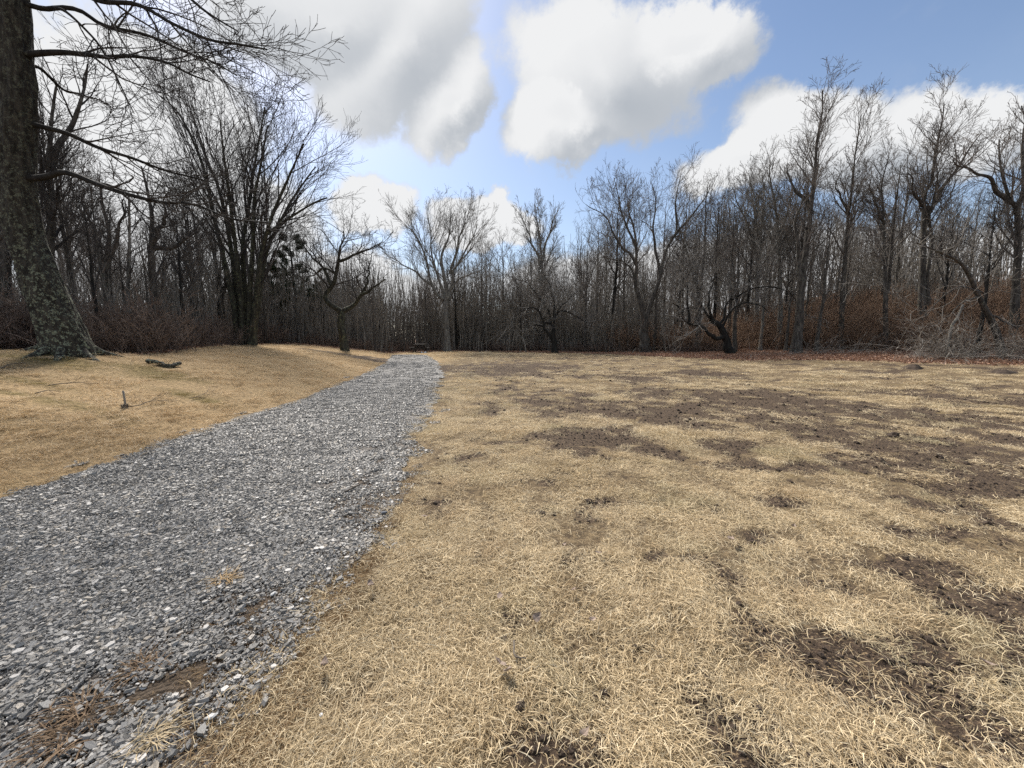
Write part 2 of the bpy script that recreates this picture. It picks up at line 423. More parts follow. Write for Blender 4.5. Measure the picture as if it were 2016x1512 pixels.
def gravel_mat():
    m, nt, b = newmat('gravel bed'); b.inputs['Roughness'].default_value = .75
    g = N(nt, 'ShaderNodeNewGeometry'); P = g.outputs['Position']
    v = N(nt, 'ShaderNodeTexVoronoi'); v.inputs['Scale'].default_value = 48; L(nt, P, v.inputs['Vector'])
    sp = N(nt, 'ShaderNodeSeparateColor'); L(nt, v.outputs['Color'], sp.inputs[0])
    rp = N(nt, 'ShaderNodeValToRGB'); e = rp.color_ramp.elements
    e.new(.5); e.new(.8)
    for el, (p, c) in zip(e, [(0, (.06, .058, .055)), (.5, (.14, .136, .13)), (.8, (.23, .224, .214)), (1, (.42, .39, .35))]): el.position = p; el.color = (*c, 1)
    L(nt, sp.outputs[0], rp.inputs[0])
    n = noise_n(nt, P, 1.1, 5, .65)
    at_ = N(nt, 'ShaderNodeVertexColor', layer_name='mask'); sm = N(nt, 'ShaderNodeSeparateColor'); L(nt, at_.outputs[0], sm.inputs[0])
    f = math_n(nt, 'MULTIPLY', mrange(nt, n, .28, .5), sm.outputs[0])
    f = math_n(nt, 'MAXIMUM', f, math_n(nt, 'MULTIPLY', mrange(nt, n, .60, .72), .45))
    c = mixc(nt, f, rp.outputs[0], (.085, .062, .042))
    L(nt, c, b.inputs['Base Color'])
    bp = N(nt, 'ShaderNodeBump'); bp.inputs['Strength'].default_value = .9; bp.inputs['Distance'].default_value = .02
    L(nt, v.outputs['Distance'], bp.inputs['Height']); bp.invert = True; L(nt, bp.outputs[0], b.inputs['Normal'])
    return m
M['ground'] = ground_mat(); M['gravel'] = gravel_mat()

def grid_mesh(name, X, Y, Z, mat, mask=None):
    ny, nx = X.shape
    v = np.stack([X, Y, Z], -1).reshape(-1, 3)
    i = (np.arange(ny - 1)[:, None] * nx + np.arange(nx - 1)[None]).ravel()
    q = np.stack([i, i + 1, i + nx + 1, i + nx], -1)
    me = mesh_from(name, v, [q], mat)
    if mask is not None:
        ca = me.color_attributes.new('mask', 'FLOAT_COLOR', 'POINT')
        c4 = np.ones((len(v), 4), np.float32); c4[:, :mask.shape[-1]] = mask.reshape(-1, mask.shape[-1])
        ca.data.foreach_set('color', c4.ravel())
    return me
t = np.linspace(-1, 1, 351)
gx = 3.0 * np.sinh(6.0 * t); gy = 3.0 + 3.0 * np.sinh(6.0 * t)
X, Y = np.meshgrid(gx, gy); Z = H(X, Y)
wd = wood_depth(X, Y)
soil = soil_mask(X, Y) * (1 - sstep(-1, 0, wd))
moss = .6 * sstep(.25, .75, blobs(X, Y, MOSS) + (fbm(X * 2, Y * 2, 71, 3) - .6) * .9) * (X < -4)
lit = sstep(-1.6, 0.3, leaf_depth(X, Y) + (fbm(X * .8, Y * .8, 61, 3) - .5) * 2.0)
g_o = obj('ground', grid_mesh('ground', X, Y, Z, M['ground'], np.stack([soil, moss, lit], -1)))
tag(g_o, 'dry lawn sloping up to leaf covered woodland floor', kind='structure')
# gravel path
py_ = np.linspace(-2, PATH_END + .3, 260); pu = np.linspace(-1, 1, 31)
PX = np.zeros((len(py_), len(pu))); PY = np.repeat(py_[:, None], len(pu), 1)
jl = (fbm(py_ * 1.7, py_ * 0 + 1, 51, 3) - .5) * .14; jr = (fbm(py_ * 1.7, py_ * 0 + 7, 52, 3) - .5) * .4
PX = path_c(py_)[:, None] + np.where(pu < 0, pu[None] * (path_w(py_) + jl)[:, None], pu[None] * (path_w(py_) + jr)[:, None])
PZ = H(PX, PY) + .010 + .03 * (1 - pu[None] ** 2) + (fbm(PX * 2.5, PY * 2.5, 41, 3) - .5) * .008
PZ = np.maximum(PZ, H(PX, PY) + .006)
dirt = np.clip(sstep(.4, .8, pu)[None] * sstep(9, 3, PY) + sstep(.62, .8, pu)[None] * sstep(3.2, 2.0, PY), 0, 1)
p_o = obj('gravel_path', grid_mesh('gravel_path', PX, PY, PZ, M['gravel'], dirt[..., None]))
tag(p_o, 'grey crushed slate drive curving left to the wood', kind='structure')
def path_z(x, y):
    u = np.clip((x - path_c(y)) / path_w(y), -1, 1)
    return H(x, y) + .012 + .03 * (1 - u ** 2) + (fbm(x * 2.5, y * 2.5, 41, 3) - .5) * .008

# ------------------------------------------------------------------ scatter by geometry nodes (uncountable stuff only)
def scatter(name, pts, rots, scales, idx, protos, label, loc=(0, 0, 0)):
    pc = bpy.data.collections.new(name + ' pieces')
    for i, me in enumerate(protos):
        pc.objects.link(bpy.data.objects.new('piece_%03d' % i, me))
    me = bpy.data.meshes.new(name); n = len(pts)
    me.vertices.add(n); me.vertices.foreach_set('co', np.asarray(pts, np.float32).ravel())
    def attr(nm, typ, key, data):
        a = me.attributes.new(nm, typ, 'POINT'); a.data.foreach_set(key, np.asarray(data).ravel())
    attr('rot', 'FLOAT_VECTOR', 'vector', np.asarray(rots, np.float32))
    attr('scl', 'FLOAT_VECTOR', 'vector', np.asarray(scales, np.float32))
    attr('idx', 'INT', 'value', np.asarray(idx, np.int32))
    o = obj(name, me)
    ng = bpy.data.node_groups.new(name + ' scatter', 'GeometryNodeTree')
    ng.interface.new_socket('Geometry', in_out='INPUT', socket_type='NodeSocketGeometry')
    ng.interface.new_socket('Geometry', in_out='OUTPUT', socket_type='NodeSocketGeometry')
    gi = ng.nodes.new('NodeGroupInput'); go = ng.nodes.new('NodeGroupOutput')
    ip = ng.nodes.new('GeometryNodeInstanceOnPoints'); ci = ng.nodes.new('GeometryNodeCollectionInfo')
    ci.inputs['Collection'].default_value = pc; ci.inputs['Separate Children'].default_value = True; ci.inputs['Reset Children'].default_value = True
    def na(nm, typ):
        n_ = ng.nodes.new('GeometryNodeInputNamedAttribute'); n_.data_type = typ; n_.inputs['Name'].default_value = nm; return n_.outputs['Attribute']
    e2r = ng.nodes.new('FunctionNodeEulerToRotation'); ng.links.new(na('rot', 'FLOAT_VECTOR'), e2r.inputs[0])
    ng.links.new(gi.outputs[0], ip.inputs['Points']); ng.links.new(ci.outputs[0], ip.inputs['Instance'])
    ip.inputs['Pick Instance'].default_value = True
    ng.links.new(na('idx', 'INT'), ip.inputs['Instance Index'])
    ng.links.new(e2r.outputs[0], ip.inputs['Rotation']); ng.links.new(na('scl', 'FLOAT_VECTOR'), ip.inputs['Scale'])
    ng.links.new(ip.outputs[0], go.inputs[0])
    md = o.modifiers.new('scatter', 'NODES'); md.node_group = ng
    tag(o, label, kind='stuff')
    return o

def polar(n, r0, r1, az0=-60, az1=60, p=1.0):
    """points in a fan before the camera; p=1 thins out as 1/r"""
    u = rng.random(n); r = (r0 ** (2 - p) + u * (r1 ** (2 - p) - r0 ** (2 - p))) ** (1 / (2 - p)) if p < 2 else r0 * (r1 / r0) ** u
    a = np.radians(rng.uniform(az0, az1, n))
    return r * np.sin(a), r * np.cos(a)

# ------------------------------------------------------------------ grass
def tuft(mat, n=130, ln=(.04, .09), el=(5, 42), wid=.0023, spread=75, base=.075, flatten=1.0, seed=0):
    r = np.random.default_rng(seed)
    a = np.radians(r.normal(0, spread, n)); e = np.radians(r.uniform(*el, n)); Lb = r.uniform(*ln, n)
    b0 = np.stack([r.normal(0, base, n), r.normal(0, base, n), np.full(n, -.006)], -1)
    K = 4; pts = np.zeros((n, K, 3)); pts[:, 0] = b0
    bend = np.radians(r.uniform(8, 34, n)); turn = np.radians(r.normal(0, 14, n))
    for k in range(1, K):
        d = np.stack([np.cos(a) * np.cos(e), np.sin(a) * np.cos(e), np.sin(e) * flatten], -1)
        pts[:, k] = pts[:, k - 1] + d * (Lb / (K - 1))[:, None]
        e = e - bend; a = a + turn
    pts[:, 1:, 2] = np.maximum(pts[:, 1:, 2], .002 + r.random((n, K - 1)) * .008)
    side = np.stack([-np.sin(a), np.cos(a), r.normal(0, .5, n)], -1); side = nrm(side)[:, None]
    wd_ = wid * np.array([.8, 1, .85, .22])[None, :, None] * r.uniform(.7, 1.3, n)[:, None, None]
    v = np.stack([pts - side * wd_ / 2, pts + side * wd_ / 2], 2).reshape(-1, 3)
    i = (np.arange(n)[:, None] * K * 2 + np.arange(K - 1)[None] * 2).ravel()
    q = np.stack([i, i + 1, i + 3, i + 2], -1)
    g = Geo(); g.add(v, q, col=np.repeat(r.random(n), K * 2))
    return g.mesh('tuft', mat)
def grass(name, mat, keep, label, bands, seed):
    protos = [tuft(mat, seed=seed + i) for i in range(7)] + [tuft(mat, n=90, ln=(.04, .08), el=(2, 25), spread=60, seed=seed + 20 + i) for i in range(4)] \
        + [tuft(mat, n=70, ln=(.035, .075), el=(20, 65), spread=120, base=.045, seed=seed + 40 + i) for i in range(3)]
    P_, S_ = [], []
    for n, r0, r1, sc in bands:
        az_ = 85 if r0 < 3 else 62; x, y = polar(int(n * az_ / 60), r0, r1, -az_, az_)
        k = keep(x, y); x, y = x[k], y[k]
        P_.append(np.stack([x, y, H(x, y)], -1)); S_.append(sc * rng.choice([.55, .75, .95, 1.1, 1.3], len(x), p=[.15, .25, .3, .2, .1]) * rng.uniform(.85, 1.15, len(x)))
    p = np.concatenate(P_); s = np.concatenate(S_)
    ang = fbm(p[:, 0] * .7, p[:, 1] * .7, 81, 2) * 14 + rng.normal(0, .7, len(p))
    rot = np.stack([rng.normal(0, .08, len(p)), rng.normal(0, .08, len(p)), ang], -1)
    zs = s * (.75 + .7 * fbm(p[:, 0] * 1.4, p[:, 1] * 1.4, 91, 2))
    return scatter(name, p, rot, np.stack([s, s, zs], -1), rng.integers(0, len(protos), len(p)), protos, label)
def lawn_keep(x, y):
    po = path_off(x, y); wd = leaf_depth(x, y)
    sm = soil_mask(x, y); ms = blobs(x, y, MOSS)
    pr = np.where(po > .02, 1.0, np.where(po > -.14, .25 + .75 * (po + .14) / .16, 0))
    gap = sstep(.42, .60, fbm(x * 5.5, y * 5.5, 131, 3)) * .94 + .06; gap = np.where(x < path_c(np.clip(y, -5, 36)), .6 + .4 * gap, gap)
    pr = pr * gap * (1 - np.where(np.hypot(x, y) > 7, .90, .94) * sm) * (1 - sstep(-1.4, .3, wd)) * np.where(x < -4, 1 - .5 * sstep(.45, .8, ms), 1)
    return rng.random(len(x)) < pr
BANDS = [(12500, .8, 6.5, 1.0), (11500, 6.0, 14, 1.4), (14500, 13, 40, 2.1)]
grass('lawn_grass', M['straw'], lambda x, y: lawn_keep(x, y) & (x > path_c(np.clip(y, -5, 36))), 'pale straw coloured matted grass of the lawn with bare soil patches', BANDS, 100)
grass('lawn_grass', M['tan'], lambda x, y: lawn_keep(x, y) & (x <= path_c(np.clip(y, -5, 36))), 'orange tan dry grass on the rise below the big lichen covered tree', [(8000, 3.5, 9, .9), (15000, 7, 34, 1.6)], 200)
def moss_keep(x, y):
    return (rng.random(len(x)) < sstep(.4, .9, blobs(x, y, MOSS) + (fbm(x * 2, y * 2, 71, 3) - .6) * .8)) & (x < -4.5) & (wood_depth(x, y) < .5)
grass('moss', M['mossgrass'], moss_keep, 'olive green moss on the root mound of the big tree', [(7000, 5, 13, .75), (1500, 19, 24, 1.3)], 300)
def verge_keep(x, y):
    u = (x - path_c(y)) / path_w(y)
    n = fbm(x * 2.1, y * 2.1, 111, 4)
    pr = sstep(.40, .58, n + .14 * sstep(.5, 1, u) + .12 * sstep(2.8, 1.4, y)) * sstep(.2, .7, u) * sstep(5.0, 2.4, y) * (u < 1.1)
    pr = np.maximum(pr, sstep(.66, .74, n) * .25 * (u > -1) * (u < 1.05))
    return rng.random(len(x)) < pr
grass('verge_straw', M['brownstraw'], verge_keep, 'brown dead straw trodden into the edge of the gravel', [(20000, 1.0, 6, .7)], 400)

# crumbs of soil in the bare patches
def clod(seed):
    r = np.random.default_rng(seed); k = 6; th = np.arange(k) / k * 6.283
    ring = lambda q, z: np.stack([np.cos(th) * q * r.uniform(.7, 1.2, k), np.sin(th) * q * r.uniform(.7, 1.2, k), z + r.normal(0, .12, k)], -1)
    v = np.concatenate([ring(.9, -.35), ring(1, .15), ring(.45, .6)]); j = np.arange(k); j2 = (j + 1) % k
    q = np.concatenate([np.stack([m * k + j, m * k + j2, (m + 1) * k + j2, (m + 1) * k + j], -1) for m in (0, 1)])
    g = Geo(); g.add(v, q, np.array([[2 * k, 2 * k + i, 2 * k + i + 1] for i in range(1, k - 1)])); return g.mesh('clod', M['soil'], False)
xa, ya = polar(26000, .9, 7, -80, 80); xb, yb = polar(16000, 6.5, 20, -62, 62)
x = np.concatenate([xa, xb]); y = np.concatenate([ya, yb]); k = (soil_mask(x, y) > .35) & (path_off(x, y) > .1) & (x > -2.5) & (wood_depth(x, y) < -6); x, y = x[k], y[k]; n = len(x)
s = np.exp(rng.normal(-4.95, .5, n)) * np.where(np.hypot(x, y) > 7, 1.7, 1.0)
scatter('soil_crumbs', np.stack([x, y, H(x, y) + .2 * s], -1), rng.uniform(0, 6.3, (n, 3)) * np.array([.1, .1, 1]), np.repeat(s[:, None], 3, 1), rng.integers(0, 6, n), [clod(i) for i in range(6)], 'dark crumbs of earth in the bare patches of the lawn')

# ------------------------------------------------------------------ gravel
def chips(seed, n=150, rad=.085, s0=.0058):
    """a handful of flat chips lying together"""
    r = np.random.default_rng(seed); g = Geo(); k = 5
    for i in range(n):
        th = np.arange(k) / k * 2 * np.pi + r.normal(0, .2, k) + r.uniform(0, 6); rd = r.uniform(.5, 1.15, k); asp = r.uniform(.4, .85)
        s_ = min(s0 * math.exp(r.normal(0, .55)), .024)
        lo = np.stack([np.cos(th) * rd, np.sin(th) * rd * asp, np.full(k, -.3)], -1)
        hi = lo * np.array([.93, .93, 0]) + np.stack([r.normal(0, .04, k), r.normal(0, .04, k), np.full(k, r.uniform(.04, .3)) + r.uniform(0, .1, k)], -1)
        v = np.concatenate([lo, hi]) * s_
        m = np.array(Euler((r.normal(0, .3), r.normal(0, .3), r.uniform(0, 6.3))).to_matrix()); v = v @ m.T
        q = rad * math.sqrt(r.random()); a = r.uniform(0, 6.3); v = v + np.array([q * math.cos(a), q * math.sin(a), s_ * .2 + r.uniform(0, .006)])
        j = np.arange(k); j2 = (j + 1) % k
        g.add(v, np.stack([j, j2, k + j2, k + j], -1), np.array([[k, k + m_, k + m_ + 1] for m_ in range(1, k - 1)]), col=r.random())
    return g.mesh('chips', M['chip'], smooth=False)
def gravel_pts(n, r0, r1, sc):
    x, y = polar(int(n * 1.25) if r0 < 3 else n, r0, r1, -84 if r0 < 3 else -66, 5, 1.0)
    po = path_off(x, y); u = (x - path_c(y)) / path_w(y)
    n_ = fbm(x * 2.1, y * 2.1, 111, 4)
    sparse = sstep(.32, .50, n_ + .08 * sstep(2.8, 1.4, y)) * sstep(.2, .65, u) * sstep(5, 2.4, y)
    k = (rng.random(len(x)) < np.where(po < -.05 * sc, 1, np.exp(-np.maximum(po, 0) * 12) * .3)) & (y < PATH_END) & (rng.random(len(x)) > .74 * sparse) & (po < .3)
    x, y = x[k], y[k]
    return np.stack([x, y, np.where(path_off(x, y) < 0, path_z(x, y), H(x, y)) + .001], -1), sc * rng.uniform(.75, 1.25, len(x))
A = [gravel_pts(5200, 1.0, 5.2, 1.0), gravel_pts(5200, 5.0, 12, 1.1), gravel_pts(4200, 11.5, 33, 1.6)]
p = np.concatenate([a[0] for a in A]); s = np.concatenate([a[1] for a in A])
rot = np.stack([rng.normal(0, .03, len(p)), rng.normal(0, .03, len(p)), rng.uniform(0, 6.3, len(p))], -1)
scatter('gravel', p, rot, np.stack([s, s, s ** .5], -1), rng.integers(0, 14, len(p)), [chips(i) for i in range(14)], 'flat grey slate chips covering the drive')

# ------------------------------------------------------------------ trees
def spline(pts, K):
    pts = np.asarray(pts, float)
    seg = np.concatenate([[0], np.cumsum(np.linalg.norm(np.diff(pts, axis=0), axis=1))])
    tt = np.linspace(0, seg[-1], K)
    P0 = np.vstack([2 * pts[0] - pts[1], pts, 2 * pts[-1] - pts[-2]])
    i = np.clip(np.searchsorted(seg, tt, 'right') - 1, 0, len(pts) - 2)
    f = ((tt - seg[i]) / np.maximum(seg[i + 1] - seg[i], 1e-9))[:, None]
    a, b, c, d = P0[i], P0[i + 1], P0[i + 2], P0[i + 3]
    return .5 * ((2 * b) + (-a + c) * f + (2 * a - 5 * b + 4 * c - d) * f ** 2 + (-a + 3 * b - 3 * c + d) * f ** 3)
def sprout(p, r, n, rg, t=(.25, 1), ang=(30, 60), lr=(.3, .55), K=6, wander=.14, up=.12, rs=.6, rmin=.006, decl=.5, lmin=.12, lmax=99, L_=None, sp=None):
    """n shoots on each of the branches p (N,K,3), r (N,K)"""
    Nn, Kp, _ = p.shape
    Lp = np.linalg.norm(np.diff(p, axis=1), axis=2).sum(1) if L_ is None else np.full(Nn, L_)
    base = (np.arange(n) + rg.uniform(.05, .95, (Nn, n))) / n
    tt = t[0] + (t[1] - t[0]) * base
    f = tt * (Kp - 1); i = np.minimum(f.astype(int), Kp - 2); w_ = (f - i)[..., None]
    bi = np.arange(Nn)[:, None]
    o = p[bi, i] * (1 - w_) + p[bi, i + 1] * w_
    tan = nrm(p[bi, i + 1] - p[bi, i]); rr = r[bi, i] * (1 - w_[..., 0]) + r[bi, i + 1] * w_[..., 0]
    tan = tan.reshape(-1, 3); o = o.reshape(-1, 3); rr = rr.ravel(); tt = tt.ravel()
    rnd = rg.normal(size=tan.shape); per = nrm(rnd - (rnd * tan).sum(1, keepdims=True) * tan)
    th = np.radians(rg.uniform(*ang, len(o)))[:, None]
    d = tan * np.cos(th) + per * np.sin(th)
    Lc = np.repeat(Lp, n) * rg.uniform(*lr, len(o)) * (1 - decl * (tt - t[0]) / max(t[1] - t[0], 1e-6))
    Lc = np.clip(Lc, lmin, lmax)
    if sp:
        kk = rg.random(len(o)) < np.clip(np.repeat(Lp, n) / (n * sp), .12, 1); kk[0] = True
        o, d, Lc, rr = o[kk], d[kk], Lc[kk], rr[kk]
    q = np.zeros((len(o), K, 3)); q[:, 0] = o
    for k in range(1, K):
        d = nrm(d + rg.normal(0, wander, d.shape) + np.array([0, 0, up]))
        q[:, k] = q[:, k - 1] + d * (Lc / (K - 1))[:, None]
    r0 = np.maximum(np.minimum(rr * rs, Lc * .017 + .003), rmin * 1.15)
    rad = r0[:, None] + (rmin - r0)[:, None] * (np.linspace(0, 1, K)[None] ** .8)
    return q, rad

STY = dict(
    forest=dict(l1=dict(n=15, t=(.36, 1), ang=(22, 50), lr=(.22, .42), K=8, wander=.11, up=.09, rs=.55, decl=.5),
                l2=dict(n=6, t=(.2, 1), ang=(20, 48), lr=(.45, .7), K=6, wander=.13, up=.08, rs=.62, decl=.45),
                l3=dict(n=6, t=(.15, 1), ang=(20, 48), lr=(.45, .75), K=4, wander=.15, up=.07, rs=.65, decl=.4),
                l4=dict(n=4, t=(.12, 1), ang=(20, 48), lr=(.5, .9), K=3, wander=.16, up=.06, rs=.7, decl=.4)),
    vase=dict(l1=dict(n=10, t=(.28, 1), ang=(15, 36), lr=(.34, .55), K=9, wander=.08, up=.06, rs=.6, decl=.5),
              l2=dict(n=6, t=(.2, 1), ang=(16, 38), lr=(.45, .7), K=6, wander=.1, up=.06, rs=.65, decl=.45),
              l3=dict(n=6, t=(.12, 1), ang=(16, 40), lr=(.45, .75), K=5, wander=.12, up=.06, rs=.65, decl=.4),
              l4=dict(n=4, t=(.12, 1), ang=(16, 42), lr=(.5, .9), K=3, wander=.14, up=.05, rs=.7, decl=.4)),
    gnarl=dict(l1=dict(n=12, t=(.3, 1), ang=(30, 75), lr=(.55, 1.0), K=9, wander=.24, up=.14, rs=.55, decl=.3),
               l2=dict(n=7, t=(.12, 1), ang=(28, 70), lr=(.45, .8), K=7, wander=.28, up=.04, rs=.6, decl=.4),
               l3=dict(n=6, t=(.12, 1), ang=(28, 70), lr=(.45, .75), K=5, wander=.26, up=.05, rs=.65, decl=.4),
               l4=dict(n=4, t=(.12, 1), ang=(25, 65), lr=(.45, .8), K=3, wander=.25, up=.05, rs=.7, decl=.4)))
SIDES = [14, 6, 4, 3, 3]
def crown_geo(g, p, r, sty, rg, rmin=.007, levels=4, dens=1.0, over=None, spc=1.0):
    for l in range(1, levels + 1):
        kw = dict(STY[sty]['l%d' % l])
        if over and l in over: kw.update(over[l])
        kw['n'] = max(1, int(round(kw['n'] * (dens if l > 1 else 1))))
        if l > 1: kw['sp'] = {2: .50, 3: .36, 4: .28}[l] * spc
        p, r = sprout(p, r, rg=rg, rmin=rmin * (1.25 if l == 1 else 1.0), **kw)
        g.tubes(p, r, SIDES[l] if l < 5 else 3)
def rough(v_me, amp, freq, seed):
    """push a trunk's skin in and out along its normals: bark plates and flutes"""
    n = len(v_me.vertices); co = np.zeros(n * 3, np.float32); no = np.zeros(n * 3, np.float32)
    v_me.vertices.foreach_get('co', co); v_me.vertices.foreach_get('normal', no)
    co = co.reshape(-1, 3); no = no.reshape(-1, 3)
    a = np.arctan2(no[:, 1], no[:, 0])
    w_ = fbm(a * freq + co[:, 2] * .35, co[:, 2] * freq * .45, seed, 4) - .5
    co = co + no * (w_ * amp)[:, None]
    v_me.vertices.foreach_set('co', co.astype(np.float32).ravel()); v_me.update()

def build_tree(name, label, stems, style, mat, twig, rmin=.007, cat='tree', limbs=(), seed=1, dens=1.0, over=None, over_limb=None,
               flare=1.5, K0=40, group=None, levels=4, tip=.25, rough_amp=.12, limb_style=None, limb_mat=None, rfreq=2.2, cut=1.0, roots=0, spc=1.0):
    """stems/limbs: list of (points world (n,3), radius at foot, radius at tip). First stem stands on the ground."""
    rg = np.random.default_rng(seed)
    foot = np.array(stems[0][0][0], float)
    e = empty(name, foot); tag(e, label, cat, group)
    g = Geo(); Ps, Rs = [], []
    for i, (pts, r0, r1) in enumerate(stems):
        p = spline(np.asarray(pts) - foot, int(K0 / cut))[:K0]
        jt = spline(rg.normal(0, r0 * .13, (9, 3)), K0); jt[:, 2] = 0; p += jt * np.minimum(np.arange(K0) / (K0 * .15), 1)[:, None]
        u = np.linspace(0, 1, K0); r = r0 + (r1 - r0) * u ** .9
        hgt = np.linalg.norm(p - p[0], axis=1)
        r = r * (1 + (flare - 1) * np.exp(-hgt / (r0 * 2.4)))
        p[0, 2] -= .12
        Ps.append(p); Rs.append(r)
        g.tubes(p[None], r[None], 96 if K0 > 80 else (18 if r0 > .3 else 12))
    me = g.mesh('trunk', mat); rough(me, rough_amp * stems[0][1] * 2, rfreq, seed); obj('trunk', me, e)
    for j, (pts, r0, r1) in enumerate(limbs):
        p = spline(np.asarray(pts) - foot, int(30 / cut))[:30]; p += spline(rg.normal(0, r0 * .5, (8, 3)), 30) * np.minimum(np.arange(30) / 5, 1)[:, None]
        r = r0 + (r1 - r0) * np.linspace(0, 1, 30) ** .8
        gl = Geo(); gl.tubes(p[None], r[None], 9); ml = gl.mesh('limb', M[limb_mat] if limb_mat else mat); rough(ml, r0 * .25, 2.5, seed + j); obj('limb', ml, e)
        gc = globals().setdefault('_lc', {}); gc[j] = (p, r)
    for j in range(roots):
        a = j / roots * 6.283 + rg.uniform(-.25, .25); r0 = stems[0][1]; q = np.array([0, .5, 1.0, 1.6, 2.3]) * r0 * rg.uniform(.9, 1.25) + r0 * .35
        rp = np.stack([q * math.cos(a), q * math.sin(a), np.zeros(5)], -1); rp[:, 2] = H(foot[0] + rp[:, 0], foot[1] + rp[:, 1]) - foot[2] + r0 * np.array([1.5, .6, .18, .0, -.2])
        gl = Geo(); gl.tubes(spline(rp, 12)[None], (r0 * np.linspace(.42, .1, 12))[None], 10); ml = gl.mesh('root', mat); rough(ml, r0 * .12, 3, seed + j); obj('root', ml, e)
    g = Geo()
    crown_geo(g, np.stack(Ps), np.stack(Rs), style, rg, rmin, levels, dens, over, spc)
    for j in range(len(limbs)):
        p, r = _lc[j]; crown_geo(g, p[None], r[None], limb_style or style, rg, rmin, levels, dens, over_limb or over, spc)
    obj('crown', g.mesh('crown', twig), e)
    return e
def pix(lst, Y, Y2=None, ground=True):
    n = len(lst); ys = np.linspace(Y, Y if Y2 is None else Y2, n)
    pts = [at(px, py, yy) for (px, py), yy in zip(lst, ys)]
    if ground:
        pts[0][2] = float(H(pts[0][0], pts[0][1]))
    return pts

# 1 big lichen covered tree
trunk = pix([(135, 694), (118, 640), (100, 590), (68, 496), (44, 397), (30, 298), (24, 198), (22, 99), (30, 0), (25, -120), (0, -300), (-20, -480)], 8.6)
lim = []
def LM(l, r0, r1, Y=8.6, Y2=None): lim.append((pix(l, Y, Y2, False), r0, r1))
LM([(45, 108), (150, 104), (215, 107), (265, 112), (330, 125), (375, 148), (410, 158)], .06, .012, 8.6, 7.8)
LM([(45, 240), (90, 252), (140, 265), (215, 295), (285, 318), (355, 340), (420, 362)], .055, .014, 8.6, 9.4)
LM([(50, 352), (100, 350), (140, 348), (200, 370), (290, 388), (350, 397), (410, 410), (460, 428), (530, 440)], .065, .014, 8.6, 8.0)
LM([(40, 5), (80, 15), (150, 20), (200, 50), (300, 75), (400, 110), (470, 150)], .05, .012, 8.6, 9.2)
LM([(35, -120), (130, -40), (200, 0), (285, 20), (340, 45), (400, 70), (460, 80), (530, 95)], .065, .012, 8.6, 7.2)
LM([(80, 15), (130, 22), (180, 70), (210, 115), (240, 175), (265, 225)], .032, .008, 8.6, 8.2)
LM([(40, 120), (80, 140), (120, 175), (170, 190), (230, 215)], .04, .01, 8.6, 10.0)
LM([(30, -200), (150, -150), (300, -60), (390, 15), (470, 60)], .07, .012, 8.6, 8.8)
LM([(20, 60), (-60, 0), (-160, -40), (-300, -60)], .12, .02, 8.6, 8.0)
LM([(30, 200), (-50, 160), (-150, 150)], .09, .02, 8.6, 10.0)
build_tree('big_tree', 'massive old tree with pale lichen on its flaring trunk and long horizontal limbs', [(trunk, .325, .14)], 'forest', M['oak'], M['twig'],
           .0036, limbs=lim, seed=3, K0=160, flare=1.3, dens=.9, rough_amp=.17, rfreq=3.2, roots=7, spc=.55,
           over={1: dict(n=6, t=(.7, 1), lr=(.2, .4))},
           over_limb={1: dict(n=11, t=(.25, 1), ang=(18, 45), lr=(.25, .5), up=.05, wander=.13), 2: dict(n=6, up=.05), 3: dict(n=5), 4: dict(n=3)}, limb_mat='dark')

# 2 multi-stemmed tree
Ym = 22
st = [
    [(472, 672), (454, 570), (441, 511), (422, 437), (409, 367), (397, 317), (377, 268), (347, 218), (298, 174), (262, 140)],
    [(476, 672), (466, 570), (456, 496), (444, 422), (427, 362), (402, 298), (382, 233), (357, 174)],
    [(480, 672), (464, 496), (456, 422), (449, 357), (441, 298), (432, 223), (436, 170)],
    [(484, 672), (479, 496), (489, 422), (496, 362), (506, 298), (521, 198), (516, 160)],
    [(488, 672), (496, 496), (501, 397), (511, 337), (526, 248), (541, 184)],
    [(494, 672), (511, 536), (521, 471), (546, 446), (580, 422), (630, 395), (690, 375)],
    [(492, 672), (516, 500), (536, 422), (570, 347), (605, 273), (630, 245)],
    [(496, 672), (520, 520), (560, 420), (610, 340), (655, 300)],
    ]
stems = [(pix(s_, Ym, Ym + d_),   .175, .03) for s_, d_ in zip(st, (0, 2.5, -2, 2, -1.5, .5, -2.5, 2, 3))]
for s_ in stems:
    for q in (0,): s_[0][q][2] = float(H(s_[0][q][0], s_[0][q][1]))
build_tree('multi_stem_tree', 'broad tree with many fanning stems from one foot at the lawn edge', stems, 'vase', M['maple'], M['twig'], .0055, seed=5, flare=1.5, cut=.88, spc=1.25,
           over={1: dict(n=9), 4: dict(n=3)})

